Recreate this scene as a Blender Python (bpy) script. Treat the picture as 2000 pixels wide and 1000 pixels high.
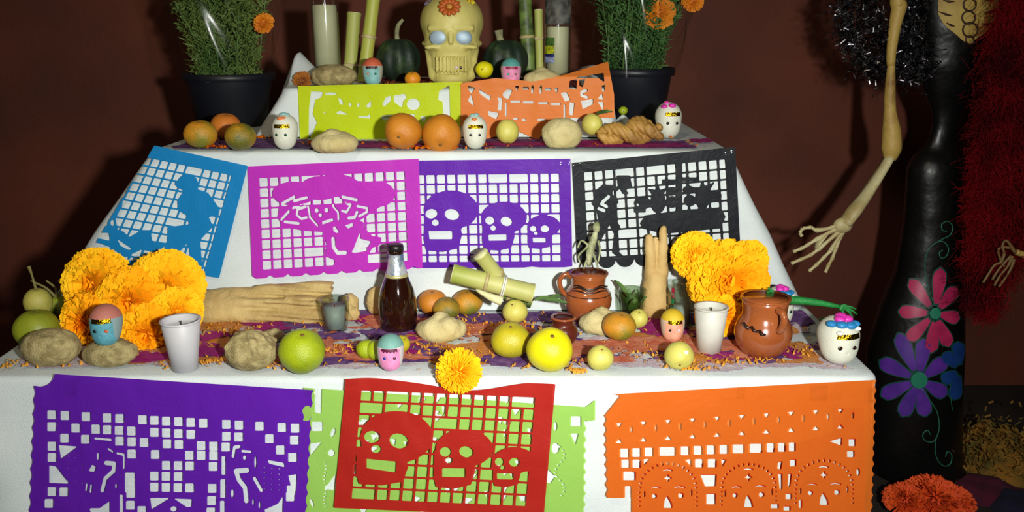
import bpy, math, random
import numpy as np
from mathutils import Vector, Matrix, Euler
from mathutils.bvhtree import BVHTree

random.seed(7); RS = np.random.RandomState(11)
for o in list(bpy.data.objects): bpy.data.objects.remove(o)
SC = bpy.context.scene
COL = SC.collection
PI = math.pi
# ------------------------------------------------------------------ camera
F = 1700.0; PITCH = math.radians(15.0); CZ = 1.366
cam = bpy.data.cameras.new('camera'); cam.sensor_width = 36; cam.lens = 36*F/2000; cam.clip_start = .02
camo = bpy.data.objects.new('camera', cam); COL.objects.link(camo)
camo.location = (0, 0, CZ); camo.rotation_euler = (PI/2-PITCH, 0, 0); SC.camera = camo
# ------------------------------------------------------------------ world, lights, exposure
w = bpy.data.worlds.new('night'); SC.world = w; w.use_nodes = True
w.node_tree.nodes['Background'].inputs[0].default_value = (.9, .85, .75, 1)
w.node_tree.nodes['Background'].inputs[1].default_value = .030
def lamp(name, loc, target, power, size, col):
    l = bpy.data.lights.new(name, 'AREA'); l.shape = 'DISK'; l.size = size; l.spread = 1.95; l.energy = power; l.color = col
    o = bpy.data.objects.new(name, l); COL.objects.link(o); o.location = loc
    o.rotation_euler = (Vector(target)-Vector(loc)).to_track_quat('-Z', 'Y').to_euler(); return o
lamp('flash_lamp', (.30, -.12, 1.42), (-.05, 1.7, .72), 20.5, .07, (1, 1, .955))
lamp('overhead_fill', (-.5, .2, 2.6), (0, 2.0, .9), 3.5, .35, (1, .86, .6))  # weak warm fill light from above, its source unseen
SC.view_settings.view_transform = 'Standard'; SC.view_settings.look = 'None'
SC.view_settings.gamma = 1; SC.view_settings.use_curve_mapping = False
SC.view_settings.exposure = 0.0
# ------------------------------------------------------------------ rays
CP, SP = math.cos(PITCH), math.sin(PITCH)
def rd(px, py):
    a = (np.asarray(px, float)-1000)/F; b = (500-np.asarray(py, float))/F
    return a, b*SP+CP, b*CP-SP
def onz(px, py, z):
    x, y, zz = rd(px, py); t = (z-CZ)/zz; return Vector((x*t, y*t, z))
def ony(px, py, y):
    x, yy, zz = rd(px, py); t = y/yy; return Vector((x*t, y, CZ+zz*t))
def depth(p): return p[1]*CP-(p[2]-CZ)*SP
def mpp(p): return depth(p)/F
def center_on(cx, cy, r, z, sq=1.0):
    R = .03
    for _ in range(12):
        p = onz(cx, cy, z+R*sq); R = r*mpp(p)
    return p, R
def base(px, py, r, z):           # centre of the foot of an upright thing whose near rim shows at py
    p = onz(px, py, z); R = r*mpp(p); p.y += R*.8; p.x = (px-1000)/F*depth(p); return p, mpp(p)
T1, T2, T3 = .75, 1.104, 1.22
# ------------------------------------------------------------------ colour / material
def lin(c):
    return tuple(((v/255)/12.92 if v/255 <= .04045 else ((v/255+.055)/1.055)**2.4) for v in c)
MATS = {}
def mat(name, c, rough=.6, c2=None, scale=8., mix=(.35, .65), bump=0., bscale=60., metal=0., spec=.5, sheen=0, sss=0, coat=0, c3=None, stretch=None, coords='Object'):
    if name in MATS: return MATS[name]
    m = bpy.data.materials.new(name); m.use_nodes = True; nt = m.node_tree; N = nt.nodes; L = nt.links
    b = N['Principled BSDF']; b.inputs['Roughness'].default_value = rough; b.inputs['Metallic'].default_value = metal
    b.inputs['Specular IOR Level'].default_value = spec; b.inputs['Base Color'].default_value = (*lin(c), 1)
    if coat: b.inputs['Coat Weight'].default_value = coat; b.inputs['Coat Roughness'].default_value = .08
    if sss: b.inputs['Subsurface Weight'].default_value = sss; b.inputs['Subsurface Radius'].default_value = (.01, .006, .003)
    tc = N.new('ShaderNodeTexCoord'); src = tc.outputs[coords]
    if stretch:
        mp = N.new('ShaderNodeMapping'); mp.inputs['Scale'].default_value = stretch; L.new(src, mp.inputs[0]); src = mp.outputs[0]
    if c2:
        n = N.new('ShaderNodeTexNoise'); n.inputs['Scale'].default_value = scale; n.inputs['Detail'].default_value = 5
        L.new(src, n.inputs['Vector'])
        r = N.new('ShaderNodeValToRGB'); r.color_ramp.elements[0].position = mix[0]; r.color_ramp.elements[1].position = mix[1]
        r.color_ramp.elements[0].color = (*lin(c), 1); r.color_ramp.elements[1].color = (*lin(c2), 1)
        if c3:
            e = r.color_ramp.elements.new(min(.98, mix[1]+.12)); e.color = (*lin(c3), 1)
        L.new(n.outputs['Fac'], r.inputs[0]); L.new(r.outputs[0], b.inputs['Base Color'])
    if bump:
        n2 = N.new('ShaderNodeTexNoise'); n2.inputs['Scale'].default_value = bscale; n2.inputs['Detail'].default_value = 3
        L.new(src, n2.inputs['Vector'])
        bp = N.new('ShaderNodeBump'); bp.inputs['Strength'].default_value = bump; bp.inputs['Distance'].default_value = .004
        L.new(n2.outputs['Fac'], bp.inputs['Height']); L.new(bp.outputs[0], b.inputs['Normal'])
    MATS[name] = m; return m
def paper_mat(name, c, thin=.22, rough=.5):
    m = bpy.data.materials.new(name); m.use_nodes = True; nt = m.node_tree; N = nt.nodes; L = nt.links
    b = N['Principled BSDF']; out = N['Material Output']
    b.inputs['Base Color'].default_value = (*lin(c), 1); b.inputs['Roughness'].default_value = rough; b.inputs['Specular IOR Level'].default_value = .22
    n = N.new('ShaderNodeTexNoise'); n.inputs['Scale'].default_value = 14; n.inputs['Detail'].default_value = 2
    bp = N.new('ShaderNodeBump'); bp.inputs['Strength'].default_value = .14; bp.inputs['Distance'].default_value = .006
    L.new(n.outputs['Fac'], bp.inputs['Height']); L.new(bp.outputs[0], b.inputs['Normal'])
    t = N.new('ShaderNodeBsdfTransparent'); t.inputs[0].default_value = (*lin(tuple(min(255, v*.8+50) for v in c)), 1)
    x = N.new('ShaderNodeMixShader'); x.inputs[0].default_value = thin
    L.new(b.outputs[0], x.inputs[1]); L.new(t.outputs[0], x.inputs[2]); L.new(x.outputs[0], out.inputs[0])
    return m
def glass_mat(name, c=(235, 240, 235), rough=.02, clear=1.0):
    # thin-walled glass: mostly clear with a Fresnel gloss
    m = bpy.data.materials.new(name); m.use_nodes = True; nt = m.node_tree; N = nt.nodes; L = nt.links; N.remove(N['Principled BSDF'])
    t = N.new('ShaderNodeBsdfTransparent'); t.inputs[0].default_value = (*lin(c), 1)
    g = N.new('ShaderNodeBsdfGlossy'); g.inputs['Roughness'].default_value = max(rough, .05)
    f = N.new('ShaderNodeLayerWeight'); f.inputs[0].default_value = .25
    mu = N.new('ShaderNodeMath'); mu.operation = 'MULTIPLY_ADD'; mu.inputs[1].default_value = .45*clear; mu.inputs[2].default_value = .05*clear; L.new(f.outputs['Facing'], mu.inputs[0])
    x = N.new('ShaderNodeMixShader'); L.new(mu.outputs[0], x.inputs[0]); L.new(t.outputs[0], x.inputs[1]); L.new(g.outputs[0], x.inputs[2])
    L.new(x.outputs[0], N['Material Output'].inputs[0]); return m
# ------------------------------------------------------------------ object helpers
def me_from(name, V, Fc, smooth=True):
    me = bpy.data.meshes.new(name)
    V = np.asarray(V, dtype=np.float32).reshape(-1, 3)
    if isinstance(Fc, np.ndarray) and Fc.ndim == 2:
        k = Fc.shape[1]; n = len(Fc)
        me.vertices.add(len(V)); me.vertices.foreach_set('co', V.ravel())
        me.loops.add(n*k); me.loops.foreach_set('vertex_index', Fc.astype(np.int32).ravel())
        me.polygons.add(n); me.polygons.foreach_set('loop_start', np.arange(0, n*k, k, dtype=np.int32))
        me.polygons.foreach_set('loop_total', np.full(n, k, dtype=np.int32)); me.update(calc_edges=True)
    else:
        me.from_pydata([tuple(map(float, v)) for v in V], [], [tuple(map(int, f)) for f in Fc])
    me.polygons.foreach_set('use_smooth', np.full(len(me.polygons), smooth, dtype=bool)); me.update(); return me
def obj(name, geo, m, parent=None, smooth=True, kind=None, label=None):
    V, Fc = geo
    me = me_from(name, V, Fc, smooth)
    for mm in (m if isinstance(m, (list, tuple)) else [m]): me.materials.append(mm)
    o = bpy.data.objects.new(name, me); COL.objects.link(o)
    if parent: o.parent = parent
    if kind: o['kind'] = kind
    if label: o['label'] = label
    return o
def tag(o, label, cat, group=None, kind=None):
    o['label'] = label; o['category'] = cat
    if group: o['group'] = group
    if kind: o['kind'] = kind
    return o
def thing(name, label, cat, loc=(0, 0, 0), rz=0, group=None, rot=None):
    o = bpy.data.objects.new(name, None); COL.objects.link(o); o.empty_display_size = .02
    o.location = loc; o.rotation_euler = rot if rot else (0, 0, rz); return tag(o, label, cat, group)
def join(*gs):
    V = []; Fc = []; k = 0
    for v, f in gs:
        v = np.asarray(v, float).reshape(-1, 3); V.append(v); Fc += [tuple(int(i)+k for i in ff) for ff in f]; k += len(v)
    return np.vstack(V), Fc
def xf(g, loc=(0, 0, 0), rot=(0, 0, 0), sc=(1, 1, 1)):
    M = np.array(Euler(rot).to_matrix()); V = np.asarray(g[0], float)*np.asarray(sc); return V@M.T+np.asarray(loc), g[1]
def grid(nu, nv, fn, cu=False):
    V = [fn(i/(nu if cu else nu-1), j/(nv-1)) for i in range(nu) for j in range(nv)]; Fc = []
    for i in range(nu if cu else nu-1):
        for j in range(nv-1):
            a = i*nv+j; b = ((i+1) % nu)*nv+j; Fc.append((a, b, b+1, a+1))
    return V, Fc
def lathe(prof, n=40, cap=True):
    g = grid(n, len(prof), lambda u, v: None or (0, 0, 0), True)[1]
    V = [(r*math.cos(2*PI*i/n), r*math.sin(2*PI*i/n), z) for i in range(n) for r, z in prof]
    Fc = list(g); m = len(prof)
    if cap:
        if prof[0][0] > 1e-5: Fc.append(tuple(i*m for i in range(n))[::-1])
        if prof[-1][0] > 1e-5: Fc.append(tuple(i*m+m-1 for i in range(n)))
    return V, Fc
def ball(r=(1, 1, 1), nu=28, nv=18, fn=None):
    V = []; Fc = []
    for j in range(1, nv):
        t = PI*j/nv
        for i in range(nu):
            a = 2*PI*i/nu; d = Vector((math.sin(t)*math.cos(a), math.sin(t)*math.sin(a), math.cos(t)))
            k = fn(d) if fn else 1; V.append((d.x*r[0]*k, d.y*r[1]*k, d.z*r[2]*k))
    for d in (Vector((0, 0, 1)), Vector((0, 0, -1))):
        k = fn(d) if fn else 1; V.append((0, 0, d.z*r[2]*k))
    for j in range(nv-2):
        for i in range(nu):
            a = j*nu+i; b = j*nu+(i+1) % nu; Fc.append((a, a+nu, b+nu, b))
    t = (nv-1)*nu
    for i in range(nu):
        Fc.append((t, i, (i+1) % nu)); k = (nv-2)*nu; Fc.append((t+1, k+(i+1) % nu, k+i))
    return V, Fc
def catmull(P, n):
    P = [Vector(p) for p in P]
    if len(P) == 2: return [P[0].lerp(P[1], i/n) for i in range(n+1)]
    Q = [2*P[0]-P[1]]+P+[2*P[-1]-P[-2]]; out = []
    m = len(P)-1
    for k in range(n+1):
        t = k/n*m; i = min(int(t), m-1); t -= i; a, b, c, d = Q[i:i+4]
        out.append(.5*((2*b)+(c-a)*t+(2*a-5*b+4*c-d)*t*t+(3*b-a-3*c+d)*t**3))
    return out
def tube(P, R, n=8, seg=12, flat=1.0, closed_ends=True):
    """tube through points P; R a number or a list of radii along it"""
    C = catmull(P, seg); m = len(C); V = []; Fc = []
    Rf = (lambda t: R) if not hasattr(R, '__len__') else (lambda t: float(np.interp(t, np.linspace(0, 1, len(R)), R)))
    up = Vector((0, 0, 1)); prev = None
    for k, c in enumerate(C):
        T = (C[min(k+1, m-1)]-C[max(k-1, 0)]).normalized()
        if prev is None:
            prev = T.cross(up if abs(T.z) < .9 else Vector((0, 1, 0))).normalized()
        prev = (prev-T*prev.dot(T)).normalized(); B = T.cross(prev); r = Rf(k/(m-1))
        for i in range(n):
            a = 2*PI*i/n; V.append(c+prev*(math.cos(a)*r)+B*(math.sin(a)*r*flat))
    for k in range(m-1):
        for i in range(n):
            a = k*n+i; b = k*n+(i+1) % n; Fc.append((a, b, b+n, a+n))
    if closed_ends: Fc.append(tuple(range(n))[::-1]); Fc.append(tuple((m-1)*n+i for i in range(n)))
    return [tuple(v) for v in V], Fc
# value noise (numpy)
def _h(ix, iy, iz, s):
    n = (ix*374761393+iy*668265263+iz*2147483647+s*1274126177) & 0xffffffff
    n = ((n ^ (n >> 13))*1274126177) & 0xffffffff; return ((n ^ (n >> 16)) & 0xffff)/65535.
def vn(x, y, z=0., s=0):
    x, y, z = np.broadcast_arrays(np.asarray(x, float), np.asarray(y, float), np.asarray(z, float))
    ix, iy, iz = [np.floor(v).astype(np.int64) for v in (x, y, z)]; fx, fy, fz = x-ix, y-iy, z-iz
    fx, fy, fz = [v*v*(3-2*v) for v in (fx, fy, fz)]; r = 0
    for a in (0, 1):
        for b in (0, 1):
            for c in (0, 1):
                r = r+_h(ix+a, iy+b, iz+c, s)*(fx if a else 1-fx)*(fy if b else 1-fy)*(fz if c else 1-fz)
    return r
def fbm(x, y, z=0., s=0, o=3):
    r = 0; a = .5; k = 1.
    for i in range(o): r = r+a*vn(np.asarray(x)*k, np.asarray(y)*k, np.asarray(z)*k, s+i); a *= .5; k *= 2.03
    return r/(1-.5**o)
# ---- solid SDFs + surface nets
def sm(a, b, k): h = np.clip(.5+.5*(b-a)/k, 0, 1); return b*(1-h)+a*h-k*h*(1-h)
def smx(a, b, k): return -sm(-a, -b, k)
def sE(P, c, r):
    q = (P-np.array(c))/np.array(r); k0 = np.sqrt((q*q).sum(-1)); q2 = (P-np.array(c))/np.array(r)**2
    k1 = np.sqrt((q2*q2).sum(-1))+1e-9; return k0*(k0-1)/k1
def sC(P, a, b, ra, rb=None):
    rb = ra if rb is None else rb; a = np.array(a, float); b = np.array(b, float); d = b-a
    t = np.clip(((P-a)@d)/(d@d+1e-12), 0, 1); return np.linalg.norm(P-a-t[..., None]*d, axis=-1)-(ra+(rb-ra)*t)
def nets(f, lo, hi, n):
    lo = np.array(lo, float); hi = np.array(hi, float); h = (hi-lo).max()/n; d = np.ceil((hi-lo)/h).astype(int)+1
    G = np.stack(np.meshgrid(*[lo[i]+h*np.arange(d[i]) for i in range(3)], indexing='ij'), -1)
    v = f(G); acc = np.zeros(tuple(d-1)+(3,)); cnt = np.zeros(tuple(d-1)); S = v < 0
    sl = lambda o: tuple(slice(o[i], d[i]-1+o[i]) for i in range(3))
    cs = [(a, b, c) for a in (0, 1) for b in (0, 1) for c in (0, 1)]
    for p in cs:
        for ax in range(3):
            if p[ax]: continue
            q = list(p); q[ax] = 1; a = v[sl(p)]; b = v[sl(q)]; m = (a < 0) != (b < 0)
            t = np.where(m, a/np.where(m, a-b, 1), 0)
            pt = np.zeros(a.shape+(3,)); pt[...] = p; pt[..., ax] += t; acc += pt*m[..., None]; cnt += m
    act = cnt > 0; idx = -np.ones(act.shape, int); idx[act] = np.arange(act.sum())
    ijk = np.argwhere(act); V = lo+h*(ijk+acc[act]/cnt[act][:, None]); Q = []
    for ax in range(3):
        a1, a2 = (ax+1) % 3, (ax+2) % 3
        s0 = [slice(None)]*3; s1 = [slice(None)]*3; s0[ax] = slice(0, -1); s1[ax] = slice(1, None)
        m = S[tuple(s0)] != S[tuple(s1)]; sgn = S[tuple(s0)]
        m2 = m.copy(); e = [slice(None)]*3; e[a1] = 0; m2[tuple(e)] = False; e = [slice(None)]*3; e[a2] = 0; m2[tuple(e)] = False
        e = [slice(None)]*3; e[a1] = -1; m2[tuple(e)] = False; e = [slice(None)]*3; e[a2] = -1; m2[tuple(e)] = False
        pts = np.argwhere(m2)
        if not len(pts): continue
        u1 = np.eye(3, dtype=int)[a1]; u2 = np.eye(3, dtype=int)[a2]
        g = lambda o: idx[tuple((pts-o).T)]
        q = np.stack([g(0*u1), g(u1), g(u1+u2), g(u2)], 1); s = sgn[tuple(pts.T)]
        q[~s] = q[~s][:, ::-1]; Q.append(q)
    return V, np.vstack(Q)
# ---- flat cut-out sheets
def mc(X, Y, D):
    """marching squares: keep D<0. X,Y,D arrays (n,m). returns pts (k,2), faces"""
    n, m = D.shape; ins = D < 0; vid = -np.ones((n, m), int); vid[ins] = np.arange(ins.sum())
    pts = [np.stack([X[ins], Y[ins]], 1)]; k = int(ins.sum()); extra = []; em = {}
    c = ins[:-1, :-1].astype(int)+ins[1:, :-1]+ins[1:, 1:]+ins[:-1, 1:]
    full = np.argwhere(c == 4); i, j = full.T
    Fq = np.stack([vid[i, j], vid[i+1, j], vid[i+1, j+1], vid[i, j+1]], 1)
    Fc = [tuple(q) for q in Fq.tolist()]
    def ev(a, b):
        nonlocal k
        key = (a, b) if a < b else (b, a)
        if key in em: return em[key]
        t = D[a]/(D[a]-D[b]); extra.append((X[a]+(X[b]-X[a])*t, Y[a]+(Y[b]-Y[a])*t)); em[key] = k; k += 1; return k-1
    for i, j in np.argwhere((c > 0) & (c < 4)).tolist():
        cs = [(i, j), (i+1, j), (i+1, j+1), (i, j+1)]; poly = []
        for q in range(4):
            a, b = cs[q], cs[(q+1) % 4]
            if ins[a]: poly.append(int(vid[a]))
            if ins[a] != ins[b]: poly.append(ev(a, b))
        if len(poly) > 2: Fc.append(tuple(poly))
    if extra: pts.append(np.array(extra))
    return np.vstack(pts), Fc
def dE(x, y, cx, cy, rx, ry, rot=0):
    c, s = math.cos(math.radians(rot)), math.sin(math.radians(rot)); u = (x-cx)*c+(y-cy)*s; v = -(x-cx)*s+(y-cy)*c
    return (np.sqrt((u/rx)**2+(v/ry)**2)-1)*min(rx, ry)
def dS(x, y, x1, y1, x2, y2, r):
    dx, dy = x2-x1, y2-y1; t = np.clip(((x-x1)*dx+(y-y1)*dy)/(dx*dx+dy*dy+1e-9), 0, 1)
    return np.hypot(x-x1-t*dx, y-y1-t*dy)-r
def dL(x, y, P, r):
    d = 1e9
    for a, b in zip(P[:-1], P[1:]): d = np.minimum(d, dS(x, y, *a, *b, r))
    return d
def dP(x, y, P):
    P = np.array(P, float); d = np.full(np.shape(x), 1e9); ins = np.zeros(np.shape(x), bool)
    for (x1, y1), (x2, y2) in zip(P, np.roll(P, -1, 0)):
        d = np.minimum(d, dS(x, y, x1, y1, x2, y2, 0)); m = ((y1 > y) != (y2 > y))
        ins ^= m & (x < (x2-x1)*(y-y1)/(y2-y1+1e-12)+x1)
    return np.where(ins, -d, d)
def U(*a):
    r = a[0]
    for b in a[1:]: r = np.minimum(r, b)
    return r
def cells(s, t, w, h, g, seed=0, miss=.08, mask=None):
    """square holes of pitch ~ (w,h) separated by threads of width g; some threads are cut away"""
    r = np.random.RandomState(seed); i = np.floor(s/w).astype(int); j = np.floor(t/h).astype(int)
    keep = r.rand(80, 80) > miss; keep[:, 0] = True
    u = s-i*w; v = t-j*h; ii = np.clip(i, 0, 78); jj = np.clip(j, 0, 79)
    L = np.where(keep[jj, ii], u, 1e3); R = np.where(keep[jj, ii+1], w-u, 1e3)
    d = np.minimum(np.minimum(L, R), np.minimum(v, h-v)); return g/2-d      # <0 inside a hole
def box(x, y, x0, y0, x1, y1): return np.maximum(np.abs(x-(x0+x1)/2)-(x1-x0)/2, np.abs(y-(y0+y1)/2)-(y1-y0)/2)
def sheet(name, quad, fn, Y0, step=2.0, off=.005, amp=.003, seed=0, top=0, m=None, lift=None):
    """paper hanging on the front of a tier: quad = its corners where they stand, cut with fn(px,py,s,t)"""
    (ax, ay), (bx, by), (cx, cy), (dx, dy) = quad
    W = (math.hypot(bx-ax, by-ay)+math.hypot(cx-dx, cy-dy))/2; H = (math.hypot(dx-ax, dy-ay)+math.hypot(cx-bx, cy-by))/2
    ns, nt = int(W/step)+8, int(H/step)+8
    S, T = np.meshgrid(np.linspace(-.03, 1.03, ns), np.linspace(-.05, 1.05, nt), indexing='ij')
    X = (ax*(1-S)+bx*S)*(1-T)+(dx*(1-S)+cx*S)*T; Y = (ay*(1-S)+by*S)*(1-T)+(dy*(1-S)+cy*S)*T
    D = fn(X, Y, S*W, T*H, W, H); p, Fc = mc(X, Y, D)
    y = Y0-off-amp*(vn(p[:, 0]/60, p[:, 1]/90, 0, seed)+.5*vn(p[:, 0]/24, p[:, 1]/40, 0, seed+5))
    if lift is not None: y = y+lift(p[:, 0], p[:, 1])
    a, b, c = rd(p[:, 0], p[:, 1]); t = y/b
    V = np.stack([a*t, y, CZ+c*t], 1); return obj(name, (V, Fc), m, smooth=True)
# ------------------------------------------------------------------ room
def struct(name, geo, m, smooth=False):
    o = obj(name, geo, m, smooth=smooth); o['kind'] = 'structure'; return o
def boxg(x0, x1, y0, y1, z0, z1):
    V = [(x, y, z) for x in (x0, x1) for y in (y0, y1) for z in (z0, z1)]
    return V, [(0, 1, 3, 2), (4, 6, 7, 5), (0, 4, 5, 1), (2, 3, 7, 6), (0, 2, 6, 4), (1, 5, 7, 3)]
WALLY = 3.15
struct('floor', boxg(-3.2, 3.2, -1.5, WALLY+.1, -.1, 0), mat('floor_concrete', (52, 42, 36), .85, (34, 28, 26), 5, bump=.4, bscale=40))
struct('wall_back', boxg(-3.2, 3.2, WALLY, WALLY+.12, 0, 3.0), mat('terracotta_wall', (110, 52, 32), .8, (88, 42, 27), 2.2, bump=.35, bscale=70))
struct('wall_left', boxg(-3.32, -3.2, -1.5, WALLY+.12, 0, 3.0), MATS['terracotta_wall'])
struct('wall_right', boxg(3.2, 3.32, -1.5, WALLY+.12, 0, 3.0), MATS['terracotta_wall'])
# ------------------------------------------------------------------ altar cloths
cloth_m = mat('white_cotton_cloth', (212, 220, 218), .85, (198, 206, 206), 6, bump=.25, bscale=350, spec=.2)
def cloth(name, x0, x1, y0, y1, zt, zb, fl, fr, seed, label, bumps=(), famp=.004, samp=.02, fb=0.0):
    NS = 90; loops = []
    cr = .03
    per = []
    # perimeter of a rounded rectangle with outward normals; side tags
    def seg(ax, ay, bx, by, n):
        for i in range(n): t = i/n; per.append((ax+(bx-ax)*t, ay+(by-ay)*t))
    def arc(cx, cy, a0, n=6):
        for i in range(n): a = a0+PI/2*i/n; per.append((cx+cr*math.cos(a), cy+cr*math.sin(a)))
    seg(x0+cr, y0, x1-cr, y0, NS); arc(x1-cr, y0+cr, -PI/2); seg(x1, y0+cr, x1, y1-cr, 40); arc(x1-cr, y1-cr, 0)
    seg(x1-cr, y1, x0+cr, y1, NS); arc(x0+cr, y1-cr, PI/2); seg(x0, y1-cr, x0, y0+cr, 40); arc(x0+cr, y0+cr, PI)
    P = np.array(per); n = len(P); C = np.array([(x0+x1)/2, (y0+y1)/2]); H = np.array([(x1-x0)/2, (y1-y0)/2])
    Q = (P-C)/H
    V = []
    def ztop(xy):
        z = zt+.002*(fbm(xy[:, 0]*9, xy[:, 1]*9, 0, seed)-.5)
        for bx, by, bz, br in bumps: z = z+bz*np.exp(-((xy[:, 0]-bx)**2+(xy[:, 1]-by)**2)/br**2)
        return z
    ins = (H-.012)/H
    for k in np.linspace(.06, 1, 14):
        xy = C+Q*H*ins*k; V.append(np.column_stack([xy, ztop(xy)]))
    xy = C+Q*H*ins; zr = ztop(xy)
    out = P-C; side = np.clip((np.abs(Q[:, 0])-.97)/.03, 0, 1)
    s = np.arange(n)/n*40
    for a in (.35, .7, 1.0):
        xy = C+Q*H*(ins+(1-ins)*math.sin(a*PI/2)); V.append(np.column_stack([xy, zr-.012*(1-math.cos(a*PI/2))]))
    D = zt-zb-.012; NL = 26
    for q in range(1, NL+1):
        d = D*q/NL; xy = P.copy()
        fx = np.where(P[:, 0] < C[0], -fl, fr)*d
        xy[:, 0] += fx*np.clip(np.abs(Q[:, 0]), 0, 1)**1.0
        fold = (fbm(s*1.3, d*3, 0, seed+3)-.5)
        xy[:, 0] += np.sign(Q[:, 0])*side*samp*np.minimum(1, d*6)*(fold*1.6)
        front = (Q[:, 1] < -.97); back = (Q[:, 1] > .97)
        xy[:, 1] += np.where(front, famp*(fbm(xy[:, 0]*7, d*2.2, 0, seed+7)-.5)*2*min(1, d*8)*(1+2.5*np.abs(Q[:, 0])**10), 0)
        xy[:, 1] += np.where(back, fb*d, 0)
        z = zr-.012-d*(zr-zb-.012)/D if D else zr
        V.append(np.column_stack([xy, z]))
    m = len(V); V = np.vstack(V); A = []
    for k in range(m-1):
        i = np.arange(n); j = (i+1) % n; A.append(np.stack([k*n+i, (k+1)*n+i, (k+1)*n+j, k*n+j], 1))
    Fc = [tuple(q) for q in np.vstack(A).tolist()]+[tuple(range(n))]
    o = obj(name, (V, Fc), cloth_m); return tag(o, label, 'tablecloth')
FY1, FY2, FY3 = 1.455, 1.825, 2.04
cloth('tablecloth', -.985, .665, FY1, 2.58, T1, .012, .02, .01, 1, 'white cloth draped to the floor over the lowest and widest altar level', famp=.005)
cloth('tablecloth', -.775, .470, FY2, 2.56, T2, T1+.004, .74, .50, 20, 'white cloth over the middle altar level with flaring sides', samp=.03, famp=.003)
cloth('tablecloth', -.538, .236, FY3, 2.50, T3, T2+.004, .75, .14, 40, 'white cloth over the small top altar level under the big skull',
      bumps=((-.56, 2.22, .095, .07), (-.42, 2.44, .03, .08), (.22, 2.44, .035, .06)), samp=.03, famp=.002)
# ------------------------------------------------------------------ coloured sawdust on the cloths
def patch(name, x0, x1, y0, y1, z, thr, sc, seed, m, label, parts=None, step=.0042, stretch=1.6, cat='sawdust', fade=.03, blobs=()):
    nx, ny = int((x1-x0)/step)+2, int((y1-y0)/step)+2
    X, Y = np.meshgrid(np.linspace(x0, x1, nx), np.linspace(y0, y1, ny), indexing='ij')
    d = thr-fbm(X*sc/stretch, Y*sc, 0, seed, 6)-.12*(vn(X*150, Y*150, 0, seed)-.5)-.10*(vn(X*60, Y*90, 0, seed+9)-.5)
    e = np.minimum(np.minimum(X-x0, x1-X), np.minimum(Y-y0, y1-Y))
    d = d+np.clip(1-e/fade, 0, 1)*.35
    for bx, by, rx, ry, s in blobs: d = d-s*np.exp(-(((X-bx)/rx)**2+((Y-by)/ry)**2))
    p, Fc = mc(X, Y, d)
    zz = z+.0016+.0016*fbm(p[:, 0]*200, p[:, 1]*200, 0, seed)
    o = obj(name, (np.column_stack([p, zz]), Fc), m); return tag(o, label, cat, kind='stuff')
dust = lambda n, c, c2: mat('sawdust_'+n, c, .95, c2, 45, (.3, .7), bump=.5, bscale=300, spec=.1)
d_pur = dust('purple', (78, 40, 104), (128, 94, 140)); d_org = dust('orange', (200, 122, 30), (196, 140, 96))
d_mag = dust('magenta', (146, 22, 104), (160, 60, 120)); d_red = dust('salmon', (186, 84, 58), (206, 140, 110)); d_lil = dust('pale', (182, 158, 176), (208, 200, 202))
def pb(px, py, z=T1): p = onz(px, py, z); return p.x, p.y
def blobs(lst, z=T1):
    out = []
    for px, py, rx, ry, s in lst:
        p = onz(px, py, z); k = mpp(p); out.append((p.x, p.y, rx*k, ry*k*3.2, s))
    return out
patch('sawdust', -.94, .64, 1.475, 1.82, T1+.001, .42, 14, 3, d_lil, 'thin pale lilac dusting of sawdust on the lowest altar cloth')
patch('sawdust', -.80, .60, 1.49, 1.82, T1+.002, .53, 17, 5, d_org, 'orange sawdust strewn over the lowest altar cloth',
      blobs=blobs([(450, 630, 80, 14, .4), (830, 690, 45, 10, .35), (1330, 720, 60, 8, .25), (1600, 665, 40, 16, .4), (1300, 655, 60, 9, .3), (400, 705, 40, 8, .3), (920, 690, 40, 9, .3)]))
patch('sawdust', -.80, .64, 1.49, 1.82, T1+.003, .56, 17, 9, d_pur, 'purple sawdust strewn over the lowest altar cloth',
      blobs=blobs([(560, 640, 70, 8, .5), (700, 600, 60, 22, .5), (900, 620, 60, 8, .3), (620, 715, 60, 9, .35), (1060, 620, 70, 10, .5), (1000, 715, 70, 10, .4), (420, 690, 30, 8, .4), (1570, 620, 50, 16, .6), (740, 655, 50, 8, .3)]))
patch('sawdust', -.80, .60, 1.50, 1.82, T1+.004, .655, 16, 15, d_mag, 'magenta sawdust strewn over the lowest altar cloth',
      blobs=blobs([(265, 710, 70, 10, .6), (495, 632, 26, 7, .5), (415, 662, 20, 8, .4), (1290, 640, 40, 20, .6), (720, 625, 40, 8, .35), (860, 665, 30, 6, .3)]))
patch('sawdust', -.40, .50, 1.50, 1.80, T1+.005, .60, 17, 21, d_red, 'salmon pink sawdust strewn over the right half of the lowest altar cloth',
      blobs=blobs([(960, 600, 30, 10, .5), (1230, 675, 110, 9, .5), (1210, 712, 60, 6, .4), (1500, 600, 40, 10, .5)]))
patch('sawdust', -.74, .42, 1.845, 2.03, T2+.001, .44, 9, 31, d_pur, 'purple sawdust strip on the middle altar level', stretch=2.5,
      blobs=blobs([(330, 270, 40, 6, .4), (600, 285, 120, 5, .4)], T2))
patch('sawdust', -.60, .47, 1.845, 2.03, T2+.002, .5, 9, 37, d_mag, 'magenta sawdust strip on the middle altar level', stretch=2.2,
      blobs=blobs([(1390, 265, 50, 9, .7), (1020, 285, 70, 6, .5), (1190, 280, 60, 6, .5), (740, 290, 80, 4, .4)], T2))
patch('sawdust', -.50, .18, 2.055, 2.40, T3+.001, .42, 9, 41, dust('dull', (120, 40, 66), (130, 66, 50)), 'dull magenta sawdust on the top altar level', stretch=2)
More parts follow.
